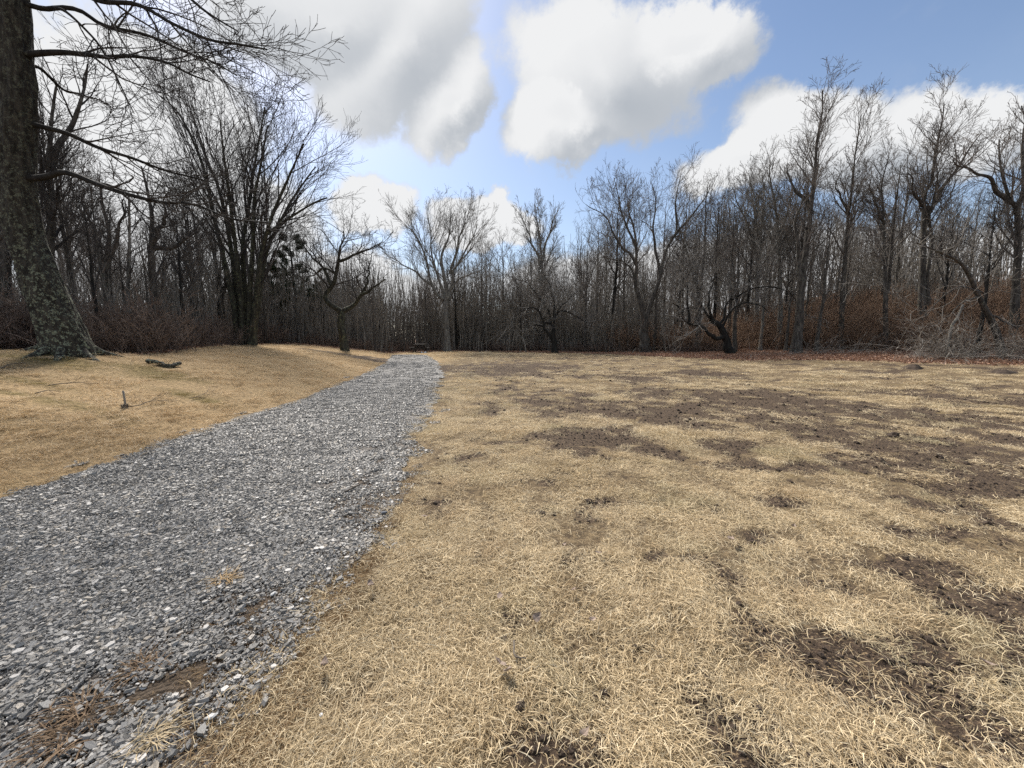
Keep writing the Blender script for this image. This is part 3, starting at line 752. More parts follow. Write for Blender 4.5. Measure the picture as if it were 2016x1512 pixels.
# 3 crooked tree
Yc = 26
stems = [(pix([(679, 687), (675, 655), (673, 625), (672, 608)], Yc), .27, .22)]
lim = []
LM([(672, 614), (658, 601), (643, 580), (652, 562), (662, 538), (670, 514), (674, 485), (679, 467), (670, 443)], .20, .04, Yc)
LM([(652, 562), (631, 520), (613, 505), (598, 479), (585, 455)], .12, .02, Yc, Yc + 1)
LM([(670, 514), (690, 505), (720, 493), (747, 479), (760, 465)], .11, .02, Yc, Yc - 1)
LM([(673, 615), (690, 601), (708, 586), (726, 574), (747, 559), (765, 545)], .19, .03, Yc, Yc - .5)
LM([(708, 586), (722, 560), (726, 530), (735, 500)], .12, .02, Yc, Yc + 1)
LM([(662, 538), (640, 530), (610, 545), (590, 540)], .09, .02, Yc, Yc + 1)
build_tree('crooked_tree', 'crooked dark forked tree with a bent elbow limb beside the multi stemmed tree', stems, 'gnarl', M['maple'], M['twig'], .0065, limbs=lim, seed=7, flare=1.2,
           over={1: dict(n=2, t=(.9, 1), lr=(.2, .4))}, cut=.92, over_limb={1: dict(n=9, lr=(.4, .75), wander=.2), 2: dict(n=6), 3: dict(n=5), 4: dict(n=3)})

# 4 tall grey tree at the end of the drive
Yg = 38
stems = [(pix([(881, 690), (879, 627), (878, 568), (869, 508), (884, 464), (887, 419), (884, 378)], Yg), .33, .03)]
lim = []
LM([(874, 590), (860, 577), (848, 550), (833, 490), (812, 458), (783, 425)], .18, .03, Yg)
LM([(858, 570), (821, 538), (786, 517), (753, 493)], .13, .025, Yg, Yg - 1)
LM([(878, 600), (868, 560), (850, 500), (845, 440), (838, 405)], .17, .03, Yg, Yg + 1.5)
LM([(882, 590), (896, 523), (917, 490), (938, 460), (940, 420)], .17, .03, Yg)
LM([(886, 540), (905, 470), (915, 420), (918, 392)], .15, .03, Yg, Yg - 1.5)
LM([(884, 575), (905, 550), (940, 535), (965, 525)], .12, .025, Yg, Yg - 1)
build_tree('grey_tree', 'tall grey spreading tree standing behind the far end of the drive', stems, 'vase', M['grey'], M['twig_grey'], .0075, limbs=lim, seed=9,
           cut=.86, over={1: dict(n=9, lr=(.18, .32), t=(.45, 1))}, over_limb={1: dict(n=9, lr=(.4, .65)), 4: dict(n=3)})

# 5 small dark apple tree
Ya = 34
stems = [(pix([(1092, 692), (1089, 665), (1088, 645), (1088, 632)], Ya), .27, .16)]
lim = []
LM([(1088, 636), (1075, 637), (1066, 640), (1055, 640), (1050, 646)], .13, .04, Ya)
LM([(1087, 668), (1075, 653), (1069, 645), (1072, 638), (1060, 612), (1040, 605), (1020, 618), (1002, 637)], .13, .02, Ya, Ya - 1)
LM([(1088, 640), (1093, 620), (1090, 595), (1083, 570), (1072, 540)], .13, .02, Ya)
LM([(1089, 640), (1100, 610), (1118, 590), (1140, 575)], .12, .02, Ya, Ya - 1)
LM([(1088, 635), (1102, 615), (1130, 620), (1165, 645)], .08, .015, Ya, Ya + 1)
LM([(1088, 640), (1065, 590), (1040, 560), (1010, 550)], .11, .02, Ya, Ya + 1)
build_tree('apple_tree', 'small black trunked apple tree with drooping tangled branches standing alone on the lawn edge', stems, 'gnarl', M['dark'], M['twig_grey'], .0065, limbs=lim, seed=13, flare=1.4,
           over={1: dict(n=2, t=(.85, 1))}, spc=1.1, over_limb={1: dict(n=8, lr=(.45, .85)), 2: dict(n=6), 3: dict(n=5), 4: dict(n=3)})

# 6 leaning apple tree
Yl = 29.5
stems = [(pix([(1438, 693), (1430, 672), (1422, 652), (1413, 637), (1398, 630)], Yl), .31, .17)]
lim = []
LM([(1421, 664), (1406, 665), (1390, 650), (1372, 640), (1357, 634), (1347, 625), (1336, 610), (1322, 600)], .17, .05, Yl, Yl - 1)
LM([(1357, 634), (1355, 610), (1354, 592), (1350, 560), (1335, 515)], .10, .02, Yl - .6)
LM([(1336, 610), (1350, 607), (1365, 606), (1380, 613)], .06, .02, Yl - 1)
LM([(1415, 642), (1425, 620), (1440, 590), (1455, 555)], .13, .02, Yl, Yl + 1)
LM([(1405, 634), (1395, 605), (1400, 570), (1412, 535)], .12, .02, Yl, Yl - 1)
LM([(1420, 648), (1440, 612), (1475, 597), (1515, 615)], .10, .015, Yl, Yl - 1)
LM([(1405, 634), (1380, 600), (1372, 560), (1380, 520)], .10, .015, Yl, Yl + 1.2)
LM([(1440, 590), (1490, 565), (1540, 570), (1580, 610)], .08, .012, Yl + .6, Yl - .5)
build_tree('leaning_apple_tree', 'black leaning apple tree with a low arching side limb on the leaf strewn lawn edge', stems, 'gnarl', M['dark'], M['twig_grey'], .0065, limbs=lim, seed=15, flare=1.25,
           over={1: dict(n=2, t=(.85, 1))}, spc=1.1, over_limb={1: dict(n=8, lr=(.45, .85)), 2: dict(n=6), 3: dict(n=5), 4: dict(n=3)})

# 7 twin trunk dark tree
Yt = 34.8
stems = [(pix([(1271, 680), (1268, 650), (1268, 622)], Yt), .40, .32)]
lim = []
LM([(1267, 635), (1260, 598), (1254, 553), (1253, 493), (1248, 449), (1236, 404), (1230, 360)], .26, .03, Yt)
LM([(1254, 525), (1240, 500), (1221, 484), (1192, 431), (1162, 404), (1142, 380)], .14, .02, Yt, Yt - 1)
LM([(1253, 490), (1230, 440), (1215, 380), (1205, 335)], .13, .02, Yt, Yt + 1)
LM([(1270, 635), (1299, 538), (1317, 479), (1331, 449), (1334, 404), (1345, 350), (1335, 305)], .24, .03, Yt)
LM([(1322, 470), (1350, 440), (1380, 400), (1405, 350)], .14, .02, Yt, Yt - 1)
LM([(1299, 538), (1285, 460), (1290, 400), (1280, 330)], .15, .02, Yt, Yt + 1.5)
LM([(1256, 570), (1235, 520), (1200, 510), (1150, 512)], .10, .02, Yt, Yt - 2)
build_tree('twin_trunk_tree', 'tall wide tree with two diverging dark trunks behind the leaning apple tree', stems, 'forest', M['forest'], M['twig_brown'], .007, limbs=lim, seed=17,
           over={1: dict(n=2, t=(.9, 1), lr=(.1, .2))}, cut=.88, over_limb={1: dict(n=9, lr=(.34, .6), t=(.3, 1)), 4: dict(n=3)})

# 8 straight tall trees of the right wood and others with a shape of their own
def tall(label, lines, Y, seed, r0=.24, mat='forest', tw='twig_brown', name='tall_tree', over=None, rmin=.007, style='forest', lt=.5):
    stems = [(pix(lines[0], Y), r0, .025)]
    lim = [(pix(l_, Y, Y + (.8 if i % 2 else -.8), False), r0 * .6, .02) for i, l_ in enumerate(lines[1:])]
    return build_tree(name, label, stems, style, M[mat], M[tw], rmin, limbs=lim, seed=seed, over=over or {1: dict(n=32, t=(.38, 1), ang=(25, 48), lr=(.12, .27), up=.15), 2: dict(n=6), 3: dict(n=5), 4: dict(n=3)}, cut=.93, spc=.85,
                      over_limb={1: dict(n=9, t=(.3, 1), lr=(.3, .55)), 2: dict(n=6), 3: dict(n=5), 4: dict(n=3)})
tall('tallest straight dark tree rising high above the right wood', [[(1572, 640), (1580, 540), (1588, 487), (1598, 401), (1606, 336), (1611, 272), (1619, 207), (1619, 134)], [(1575, 580), (1568, 444), (1578, 401), (1589, 340)], [(1598, 420), (1560, 360), (1545, 320)]], 27.5, 21, .3)
tall('slim crooked tall tree standing just right of the tallest one', [[(1662, 620), (1668, 444), (1675, 401), (1680, 336), (1692, 250), (1705, 190)], [(1670, 420), (1650, 370), (1655, 330)]], 28.5, 23, .18)
tall('tall tree with twin stems above the rusty brush', [[(1825, 610), (1817, 410), (1834, 358), (1843, 293), (1856, 229), (1860, 168)], [(1827, 600), (1834, 410), (1843, 350), (1848, 290)], [(1840, 400), (1880, 340), (1910, 290), (1938, 250)], [(1830, 420), (1800, 370), (1790, 330)]], 27, 25, .25)
tall('dark heavy limbed tree behind the leaning snag in brush', [[(2010, 600), (2005, 440), (1985, 390), (1972, 340), (1968, 280), (1975, 240)], [(1990, 400), (1940, 350), (1900, 330), (1868, 310)], [(2000, 420), (2020, 330), (2016, 250), (2005, 200)]], 23.5, 27, .24)
tall('slender tree between the two highest trees of the wood', [[(1752, 620), (1740, 420), (1735, 370), (1745, 320), (1755, 285)], [(1742, 440), (1720, 390), (1715, 340)]], 27, 29, .16)
tall('upright grey tree left of the tallest tree', [[(1540, 640), (1535, 480), (1525, 400), (1515, 340), (1520, 285)], [(1533, 470), (1555, 400), (1560, 330)], [(1533, 500), (1495, 420), (1475, 350)]], 31, 31, .22, 'grey', 'twig_grey')
tall('pale fan crowned tree behind the leaning apple tree crown', [[(1490, 640), (1490, 470), (1480, 390), (1470, 315)], [(1490, 500), (1460, 420), (1440, 360)], [(1490, 480), (1505, 400), (1500, 330)]], 34.5, 33, .22, 'grey', 'twig_grey', style='vase')
tall('fine twigged round tree left of the twin trunk tree', [[(1065, 660), (1066, 520), (1063, 470), (1055, 420), (1048, 378)], [(1066, 530), (1040, 460), (1020, 410)], [(1066, 520), (1085, 450), (1100, 405)]], 40, 35, .24, 'grey', 'twig_grey', style='vase', rmin=.008)
LT = dict(over={1: dict(n=14, t=(.35, 1), lr=(.18, .36)), 2: dict(n=6), 3: dict(n=5), 4: dict(n=3)}, rmin=.005, tw='twig')
tall('dark straight tree directly behind the massive lichen covered trunk', [[(108, 660), (102, 500), (102, 420), (98, 320), (104, 220), (118, 130)], [(102, 440), (75, 300), (60, 180)], [(100, 330), (140, 240), (165, 170), (175, 110)]], 13, 37, .17, **LT)
tall('dark thick broken topped tree left of the multi stemmed tree', [[(302, 670), (301, 560), (300, 480), (296, 410), (285, 350), (272, 300)], [(300, 480), (320, 430), (330, 370)], [(300, 490), (350, 480), (385, 455), (400, 420)]], 17, 39, .2, **LT)
tall('forked dark tree with spreading arms in the left wood', [[(218, 670), (214, 540), (213, 470), (200, 390), (190, 330)], [(214, 510), (240, 440), (238, 380)], [(214, 520), (180, 450), (150, 400)]], 16, 41, .17, **LT)
tall('dark tree at the outer left edge beside the massive trunk', [[(15, 660), (10, 520), (-10, 400), (-15, 250), (0, 120)], [(5, 470), (40, 380), (60, 300)]], 12.5, 43, .22, **LT)
tall('slim grey stemmed tree rooted among the reddish brush', [[(248, 680), (252, 600), (254, 520), (256, 440), (250, 360)]], 14, 45, .075, mat='grey', over={1: dict(n=12, t=(.4, .99), lr=(.16, .34)), 2: dict(n=5), 3: dict(n=4), 4: dict(n=3)}, rmin=.005, tw='twig')
tall('dark stubby leaning tree close left of the multi stemmed foot', [[(440, 668), (436, 610), (432, 570), (420, 500), (400, 430)], [(434, 580), (445, 560), (440, 520)]], 23.5, 47, .26, mat='dark', tw='twig', rmin=.008)

# 9 leaning snag with side branches in the right brush
Ys = 20.8
stems = [(pix([(1978, 680), (1955, 635), (1937, 603), (1922, 570), (1911, 543), (1890, 517), (1855, 500), (1808, 478)], Ys, Ys - 1.5), .17, .03)]
lim = []
LM([(1928, 585), (1905, 590), (1880, 610), (1862, 625)], .05, .015, Ys - .5, Ys - 1.5)
LM([(1945, 618), (1975, 630), (2010, 650)], .07, .02, Ys - .3, Ys - 1)
LM([(1932, 575), (1890, 565), (1850, 590), (1820, 620)], .04, .01, Ys - .6, Ys - 2)
build_tree('leaning_snag', 'dark trunk leaning left out of the rusty brush behind the pale canes', stems, 'gnarl', M['forest'], M['twig_grey'], .007, limbs=lim, seed=51,
           over={1: dict(n=7, t=(.4, 1), lr=(.2, .4)), 2: dict(n=4), 3: dict(n=3), 4: dict(n=2)}, over_limb={1: dict(n=4), 2: dict(n=3), 3: dict(n=3), 4: dict(n=2)})
g = Geo(); pp = spline(pix([(1868, 668), (1873, 645), (1885, 625), (1896, 600)], 20.2), 14); g.tubes(pp[None], np.linspace(.075, .05, 14)[None], 8, cap=True)
tag(obj('broken_trunk', g.mesh('broken_trunk', M['grey'])), 'pale broken tree stem poking up through the heap of canes', 'tree stump')

# pines
def pine(label, px, top, Y, seed, wdt=1.0):
    rg = np.random.default_rng(seed)
    b = at(px, 660, Y); b[2] = float(H(b[0], b[1])); tz = at(px, top, Y)[2] - b[2]
    e = empty('pine_tree', b); tag(e, label, 'tree', 'pines in the left wood')
    p = np.stack([rg.normal(0, .06, 24).cumsum() * .5, rg.normal(0, .06, 24).cumsum() * .5, np.linspace(-.15, tz, 24)], -1)
    r = np.linspace(.2, .03, 24); g = Geo(); g.tubes(p[None], r[None], 10); obj('trunk', g.mesh('trunk', M['dark']), e)
    b1, r1 = sprout(p[None], r[None], 34, rg, t=(.42, .99), ang=(60, 95), lr=(.14, .26), K=6, wander=.1, up=.05, rs=.4, rmin=.01, decl=.45)
    b2, r2 = sprout(b1, r1, 6, rg, t=(.35, 1), ang=(25, 60), lr=(.3, .5), K=4, wander=.12, up=.12, rmin=.008)
    g = Geo(); g.tubes(b1, r1, 4); g.tubes(b2, r2, 3); obj('branches', g.mesh('branches', M['dark']), e)
    c = np.concatenate([b2[:, -1], b2[:, -2], b2[:, 1], b1[:, -1]]); c = np.repeat(c, 26, 0) + rg.normal(0, .05, (len(c) * 26, 3))
    d = nrm(rg.normal(size=c.shape) + np.array([0, 0, .35])); ln = rg.uniform(.12, .24, len(c))[:, None]
    s_ = nrm(np.cross(d, rg.normal(size=c.shape))) * .012
    v = np.stack([c - s_, c + s_, c + d * ln], 1).reshape(-1, 3); g = Geo(); g.add(v, np.arange(len(v)).reshape(-1, 3))
    obj('crown', g.mesh('crown', M['needle']), e)
pine('round topped dark pine showing between the multi stemmed and the crooked tree', 585, 466, 33, 1)
pine('lower pine behind the crooked tree', 632, 560, 36, 2)
pine('short pine just behind the stems of the multi stemmed tree', 538, 520, 31, 3)

# ------------------------------------------------------------------ filler trees of the wood (each its own thing)
_sk = np.array([(-400, 100), (0, 140), (100, 170), (200, 270), (300, 380), (420, 430), (560, 470), (660, 490), (720, 500), (790, 530), (860, 470), (950, 430), (1000, 430), (1050, 410), (1130, 420),
                (1200, 335), (1300, 300), (1400, 285), (1500, 275), (1600, 280), (1700, 285), (1760, 260), (1830, 265), (1900, 260), (1960, 240), (2016, 250), (2400, 150)], float)
def proto_tree(seed, style, mat, twig, h=12.0, r0=.19, lean=.02, fork=None, over=None, rmin=.0065):
    rg = np.random.default_rng(seed)
    K0 = 26; z = np.linspace(-.15, h, K0)
    wx = np.cumsum(rg.normal(0, lean, K0)) * .9; wy = np.cumsum(rg.normal(0, lean, K0)) * .9
    p = np.stack([wx - wx[0], wy - wy[0], z], -1); r = r0 + (.02 - r0) * np.linspace(0, 1, K0) ** .85
    r = r * (1 + .5 * np.exp(-np.maximum(z, 0) / .4))
    g = Geo(); g.tubes(p[None], r[None], 9); gc = Geo()
    crown_geo(gc, p[None], r[None], style, rg, rmin, 4, 1.0, over, 1.25)
    if fork:
        for _ in range(fork):
            q, rr = sprout(p[None], r[None], 1, rg, t=(.25, .45), ang=(14, 28), lr=(.55, .7), K=16, wander=.05, up=.04, rs=.75, rmin=.02, decl=0)
            g.tubes(q, rr, 7); crown_geo(gc, q, rr, style, rg, rmin, 4, 1.0, over, 1.25)
    return g.mesh('trunk', mat), gc.mesh('crown', twig), h
FO = {1: dict(n=15, lr=(.24, .46)), 2: dict(n=6), 3: dict(n=5), 4: dict(n=3)}
FK = {1: dict(n=9, t=(.35, .98)), 2: dict(n=5), 3: dict(n=5), 4: dict(n=3)}
PROTO = {
    'slim': [proto_tree(61 + i, 'forest', M['forest'], M['twig_brown'], over=FO) for i in range(4)],
    'grey': [proto_tree(71 + i, 'vase', M['grey'], M['twig_grey'], r0=.15, over=FO) for i in range(2)],
    'forked': [proto_tree(81 + i, 'forest', M['forest'], M['twig_brown'], r0=.22, lean=.035, fork=2, over=FK) for i in range(3)],
    'dark': [proto_tree(91 + i, 'forest', M['dark'], M['twig'], r0=.2, lean=.03, over=FO) for i in range(2)],
    'bent': [proto_tree(95 + i, 'gnarl', M['forest'], M['twig_grey'], h=7.0, r0=.13, lean=.09, over={1: dict(n=12, lr=(.2, .4), t=(.3, 1)), 2: dict(n=6), 3: dict(n=5), 4: dict(n=3)}) for i in range(2)]}
KIND = dict(slim=('forest_tree', 'slim brown bare tree standing in the wood round the lawn', 'slim trees of the wood'),
            grey=('grey_forest_tree', 'slim pale grey bare tree standing in the wood round the lawn', 'grey trees of the wood'),
            forked=('forked_forest_tree', 'bare brown tree with forked trunk standing in the wood round the lawn', 'forked trees of the wood'),
            dark=('dark_forest_tree', 'bare tree with blackish trunk standing in the wood round the lawn', 'dark trees of the wood'),
            bent=('bent_understorey_tree', 'low bent tree with tangled twigs in the wood round the lawn', 'low bent trees of the wood'))
WHERE = ['behind the massive lichen covered tree', 'behind the multi stemmed tree', 'beyond the crooked tree and the drive end', 'behind the lone apple tree', 'behind the leaning apple tree', 'on the bank of rusty brush']
def plant(kind, x, y, h, rz):
    nm, lb, gp = KIND[kind]; pr = PROTO[kind]; tm, cm, ph = pr[rg_f.integers(0, len(pr))]
    e = empty(nm, (x, y, float(H(x, y)) - .02), rz); s_ = h / ph; e.scale = (s_ * rg_f.uniform(.85, 1.1), s_ * rg_f.uniform(.85, 1.1), s_)
    az = math.degrees(math.atan2(x, y)); i_ = int(np.searchsorted([-44, -29, -13, 7, 26], az))
    tag(e, lb.replace('of the wood', '').replace('in the wood round the lawn', '').strip() + ' ' + WHERE[i_], 'tree', gp + ' ' + WHERE[i_]); obj('trunk', tm, e); obj('crown', cm, e)
rg_f = np.random.default_rng(77)
placed = []
cnt = 0
while cnt < 172:
    az = rg_f.uniform(-57, 57); k = rg_f.random() ** 1.25 * 26 + .8
    r = np.interp(az, _eu, _ey) + k; x, y = r * math.sin(R(az)), r * math.cos(R(az))
    if y < 6 or any((x - a) ** 2 + (y - b) ** 2 < (1.15 + .02 * r) ** 2 for a, b in placed): continue
    u = x / (y * _c); px = CXP + F * u
    if 755 < px < 830 and rg_f.random() < .35: continue
    d = raydir(px, np.interp(px, _sk[:, 0], _sk[:, 1])); top = EYE + d[2] / d[1] * y
    h = (top - float(H(x, y)))
    kind = rg_f.choice(['slim', 'grey', 'forked', 'dark', 'bent'], p=[.42, .20, .22, .11, .05])
    h = h * rg_f.uniform(.52, 1.0) * (1 - .012 * k) * (.55 if kind == 'bent' else 1)
    if h < 2.5: continue
    placed.append((x, y)); cnt += 1
    plant(kind, x, y, min(h, 24), rg_f.uniform(0, 6.28))

cnt = 0
while cnt < 34:                                   # the nearer, darker wood behind the big tree
    az = rg_f.uniform(-57, -31); k = rg_f.random() * 17 + 1.0
    r = np.interp(az, _eu, _ey) + k; x, y = r * math.sin(R(az)), r * math.cos(R(az))
    if any((x - a) ** 2 + (y - b) ** 2 < 1.0 for a, b in placed): continue
    px = CXP + F * x / (y * _c); d = raydir(px, np.interp(px, _sk[:, 0], _sk[:, 1]) - 40); h = (EYE + d[2] / d[1] * y - float(H(x, y))) * rg_f.uniform(.6, 1.05)
    placed.append((x, y)); cnt += 1
    plant(rg_f.choice(['slim', 'forked', 'dark'], p=[.3, .35, .35]), x, y, min(max(h, 4), 22), rg_f.uniform(0, 6.28))

# ------------------------------------------------------------------ understorey, brush, litter
def thicket(seed, mat, n=14, h=(2.2, 5.0), rad=1.1, r0=.018, lean=.16, sub=5, rmin=.006, arch=0.0, sub2=2):
    rg = np.random.default_rng(seed); K = 6
    a = rg.uniform(0, 6.28, n); q = np.sqrt(rg.random(n)) * rad; p = np.zeros((n, K, 3)); p[:, 0, 0] = q * np.cos(a); p[:, 0, 1] = q * np.sin(a); p[:, 0, 2] = -.08
    d = nrm(np.stack([rg.normal(0, lean, n), rg.normal(0, lean, n), np.ones(n)], -1)); hh = rg.uniform(*h, n)
    hd = nrm(np.stack([rg.normal(size=n), rg.normal(size=n), np.zeros(n)], -1))
    for k in range(1, K):
        d = nrm(d + rg.normal(0, .08, d.shape) + hd * arch * (k / K) - np.array([0, 0, arch * .55]) * (k / K)); p[:, k] = p[:, k - 1] + d * (hh / (K - 1))[:, None]
    r = (r0 * rg.uniform(.5, 1.5, n))[:, None] * np.linspace(1, .35, K)[None]
    g = Geo(); g.tubes(p, r, 4)
    s1, r1 = sprout(p, r, sub, rg, t=(.2, 1), ang=(25, 65), lr=(.16, .34), K=4, wander=.15, up=.1 - arch * .2, rmin=rmin); g.tubes(s1, r1, 3)
    if sub2:
        s2, r2 = sprout(s1, r1, sub2, rg, t=(.2, 1), ang=(25, 65), lr=(.35, .6), K=3, wander=.15, up=.06, rmin=rmin); g.tubes(s2, r2, 3)
    return g.mesh('thicket', mat)
def wood_pts(n, k0, k1, az0=-60, az1=60, pw=1.0, minoff=0):
    az = rng.uniform(az0, az1, n); k = k0 + rng.random(n) ** pw * (k1 - k0)
    r = np.interp(az, _eu, _ey) + k; x, y = r * np.sin(np.radians(az)), r * np.cos(np.radians(az))
    return x, y
def scat_wood(name, label, x, y, protos, s=(.7, 1.3), dz=-.03, mul=1.0):
    k = np.hypot(x + 8.6, y - 36.2) > 2.6; x, y = x[k], y[k]; mul = mul[k] if np.ndim(mul) else mul
    n = len(x); sc = rng.uniform(*s, n) * mul
    scatter(name, np.stack([x, y, H(x, y) + dz], -1), np.stack([rng.normal(0, .04, n), rng.normal(0, .04, n), rng.uniform(0, 6.3, n)], -1),
            np.stack([sc, sc, sc * rng.uniform(.8, 1.25, n)], -1), rng.integers(0, len(protos), n), protos, label)
x, y = wood_pts(1000, 2.4, 30, -60, 60, 1.2)
px = CXP + F * x / (y * _c); k = ~((px > 750) & (px < 835) & (rng.random(len(x)) < .6)); x, y = x[k], y[k]
rr_ = np.hypot(x, y); k = ~((np.degrees(np.arctan2(x, y)) > 24) & (rr_ - np.interp(np.degrees(np.arctan2(x, y)), _eu, _ey) < 9)) & ~((np.degrees(np.arctan2(x, y)) > 20) & (rng.random(len(x)) < .5)); x, y, rr_ = x[k], y[k], rr_[k]
scat_wood('saplings', 'thin grey brown saplings crowding between the trunks of the wood', x, y, [thicket(200 + i, M['whip'], 24, (2.6, 6.5), 1.4, .02, .085, 2, .005, 0, 0) for i in range(6)], mul=np.clip((rr_ - 4) / 28, .3, 1.35) * (1 - .28 * sstep(-22, -38, np.degrees(np.arctan2(x, y)))))
x, y = wood_pts(560, .2, 9, -60, -30, 1.2); k = rng.random(len(x)) < sstep(.35, .6, fbm(x * .9, y * .9, 151, 2)); x, y = x[k], y[k]
scat_wood('low_brush', 'low dark reddish brush along the foot of the left wood', x, y, [thicket(220 + i, M['red_brush'], 26, (.4, 1.5), .8, .007, .35, 6, .004, .15, 3) for i in range(4)], s=(.45, 1.35))
x, y = wood_pts(420, 1.2, 8, -30, 30, 1.2)
scat_wood('low_brush', 'low brown brush along the foot of the wood behind the apple trees', x, y, [thicket(230 + i, M['red_brush'], 22, (.4, 1.2), .8, .007, .35, 5, .004, .15, 3) for i in range(4)], s=(.6, 1.1))
x, y = wood_pts(680, 2.6, 14, 15, 60, 1.15)
scat_wood('rusty_brush', 'tangled rusty orange brush banked up below the right wood', x, y, [thicket(240 + i, M['orange_brush'], 20, (1.0, 3.0), .9, .008, .3, 7, .0045, .34, 4) for i in range(6)], s=(.5, 1.2))
# pale dead canes: heaps that lie towards the lawn
def canes(label, px, py, Y, n, L0, spread, seed, lean_x):
    rg = np.random.default_rng(seed); b = at(px, py, Y); b[2] = float(H(b[0], b[1]))
    K = 8; p = np.zeros((n, K, 3)); p[:, 0, 0] = rg.normal(0, spread, n); p[:, 0, 1] = rg.normal(0, .35, n)
    p[:, 0, 2] = H(b[0] + p[:, 0, 0], b[1] + p[:, 0, 1]) - b[2] - .03
    d = nrm(np.stack([rg.normal(lean_x, .55, n), rg.normal(-.35, .4, n), rg.uniform(.2, 1.7, n)], -1)); Lc = rg.uniform(*L0, n)
    for k in range(1, K):
        d = nrm(d + rg.normal(0, .06, d.shape) + np.array([lean_x * .06, -.02, -.10]))
        p[:, k] = p[:, k - 1] + d * (Lc / (K - 1))[:, None]
        p[:, k, 2] = np.maximum(p[:, k, 2], H(b[0] + p[:, k, 0], b[1] + p[:, k, 1]) - b[2] + .015)
    r = np.linspace(1, .4, K)[None] * rg.uniform(.005, .0105, n)[:, None]
    g = Geo(); g.tubes(p, r, 4); s1, r1 = sprout(p, r, 2, rg, t=(.3, 1), ang=(15, 45), lr=(.15, .35), K=3, wander=.1, up=-.05, rmin=.005); g.tubes(s1, r1, 3)
    o = obj('cane_heap', g.mesh('cane_heap', M['cane'])); o.location = b; tag(o, label, 'dead canes')
canes('heap of pale dead canes arching left around the broken stem', 1890, 690, 20.0, 300, (1.2, 3.6), 1.2, 1, -.75)
canes('heap of pale dead canes lying below the leaning snag at wood corner', 2040, 690, 18.8, 190, (1.0, 3.0), 1.0, 2, -.7)
canes('thin scatter of pale arching canes before the rusty brush', 1640, 690, 26.0, 120, (.8, 1.9), 2.2, 3, -.1)
# leaf litter
def leaf(seed, mat):
    r = np.random.default_rng(seed); k = 4
    xs = np.linspace(-1, 1, 5); wdt = np.array([.05, .5, .62, .42, .04]) * r.uniform(.8, 1.2)
    c = r.uniform(.1, .5); z = c * xs ** 2 + r.normal(0, .06, 5)
    v = np.concatenate([np.stack([xs, wdt, z + r.uniform(0, .35, 5)], -1), np.stack([xs, xs * 0, z], -1), np.stack([xs, -wdt, z + r.uniform(0, .35, 5)], -1)])
    i = np.concatenate([np.arange(4), np.arange(4) + 5]); q = np.stack([i, i + 1, i + 6, i + 5], -1)
    g = Geo(); g.add(v, q); return g.mesh('leaf', mat, False)
x1, y1 = wood_pts(42000, -8, 4.0, 0, 58, 1.0); x2, y2 = wood_pts(9000, -.8, 9, -60, 60, 1.4); x3, y3 = polar(260, 1.2, 16)
k = (path_off(x3, y3) > .1) & (wood_depth(x3, y3) < -1); x3, y3 = x3[k], y3[k]
k = rng.random(len(x1)) < sstep(-1.5, .4, leaf_depth(x1, y1)); x1, y1 = x1[k], y1[k]
x = np.concatenate([x1, x2]); y = np.concatenate([y1, y2]); n = len(x); s = rng.uniform(.045, .085, n)
scatter('leaf_litter', np.stack([x, y, H(x, y) + .015], -1), np.stack([rng.normal(0, .45, n), rng.normal(0, .45, n), rng.uniform(0, 6.3, n)], -1), np.repeat(s[:, None], 3, 1),
        rng.integers(0, 6, n), [leaf(i, M['litter']) for i in range(6)], 'reddish brown fallen leaves along the edge of the wood')
# far wood beyond the trees one can tell apart
x, y = wood_pts(55, 27, 62, -60, 60, 1.0); n = len(x)
px = CXP + F * x / (y * _c); k = ~((px > 740) & (px < 840)); x, y = x[k], y[k]; n = len(x)
g_far = []
for kd in ('slim', 'grey', 'forked'):
    tm, cm, ph = PROTO[kd][0]; g_far += [tm, cm]
idx = rng.integers(0, 3, n); az = px[k]
topz = np.array([EYE + raydir(q, np.interp(q, _sk[:, 0], _sk[:, 1]) + 130)[2] / raydir(q, 500)[1] * yy for q, yy in zip(az, y)])
hh = np.clip((topz - H(x, y)) * rng.uniform(.7, 1, n), 5, 22) / 12
P2 = np.repeat(np.stack([x, y, H(x, y)], -1), 2, 0); rz = np.repeat(rng.uniform(0, 6.3, n), 2)
scatter('far_wood', P2, np.stack([rz * 0, rz * 0, rz], -1), np.repeat(np.repeat(hh, 2)[:, None], 3, 1), np.stack([idx * 2, idx * 2 + 1], -1).ravel(), g_far, 'bare trees deep in the wood that merge into one mass')

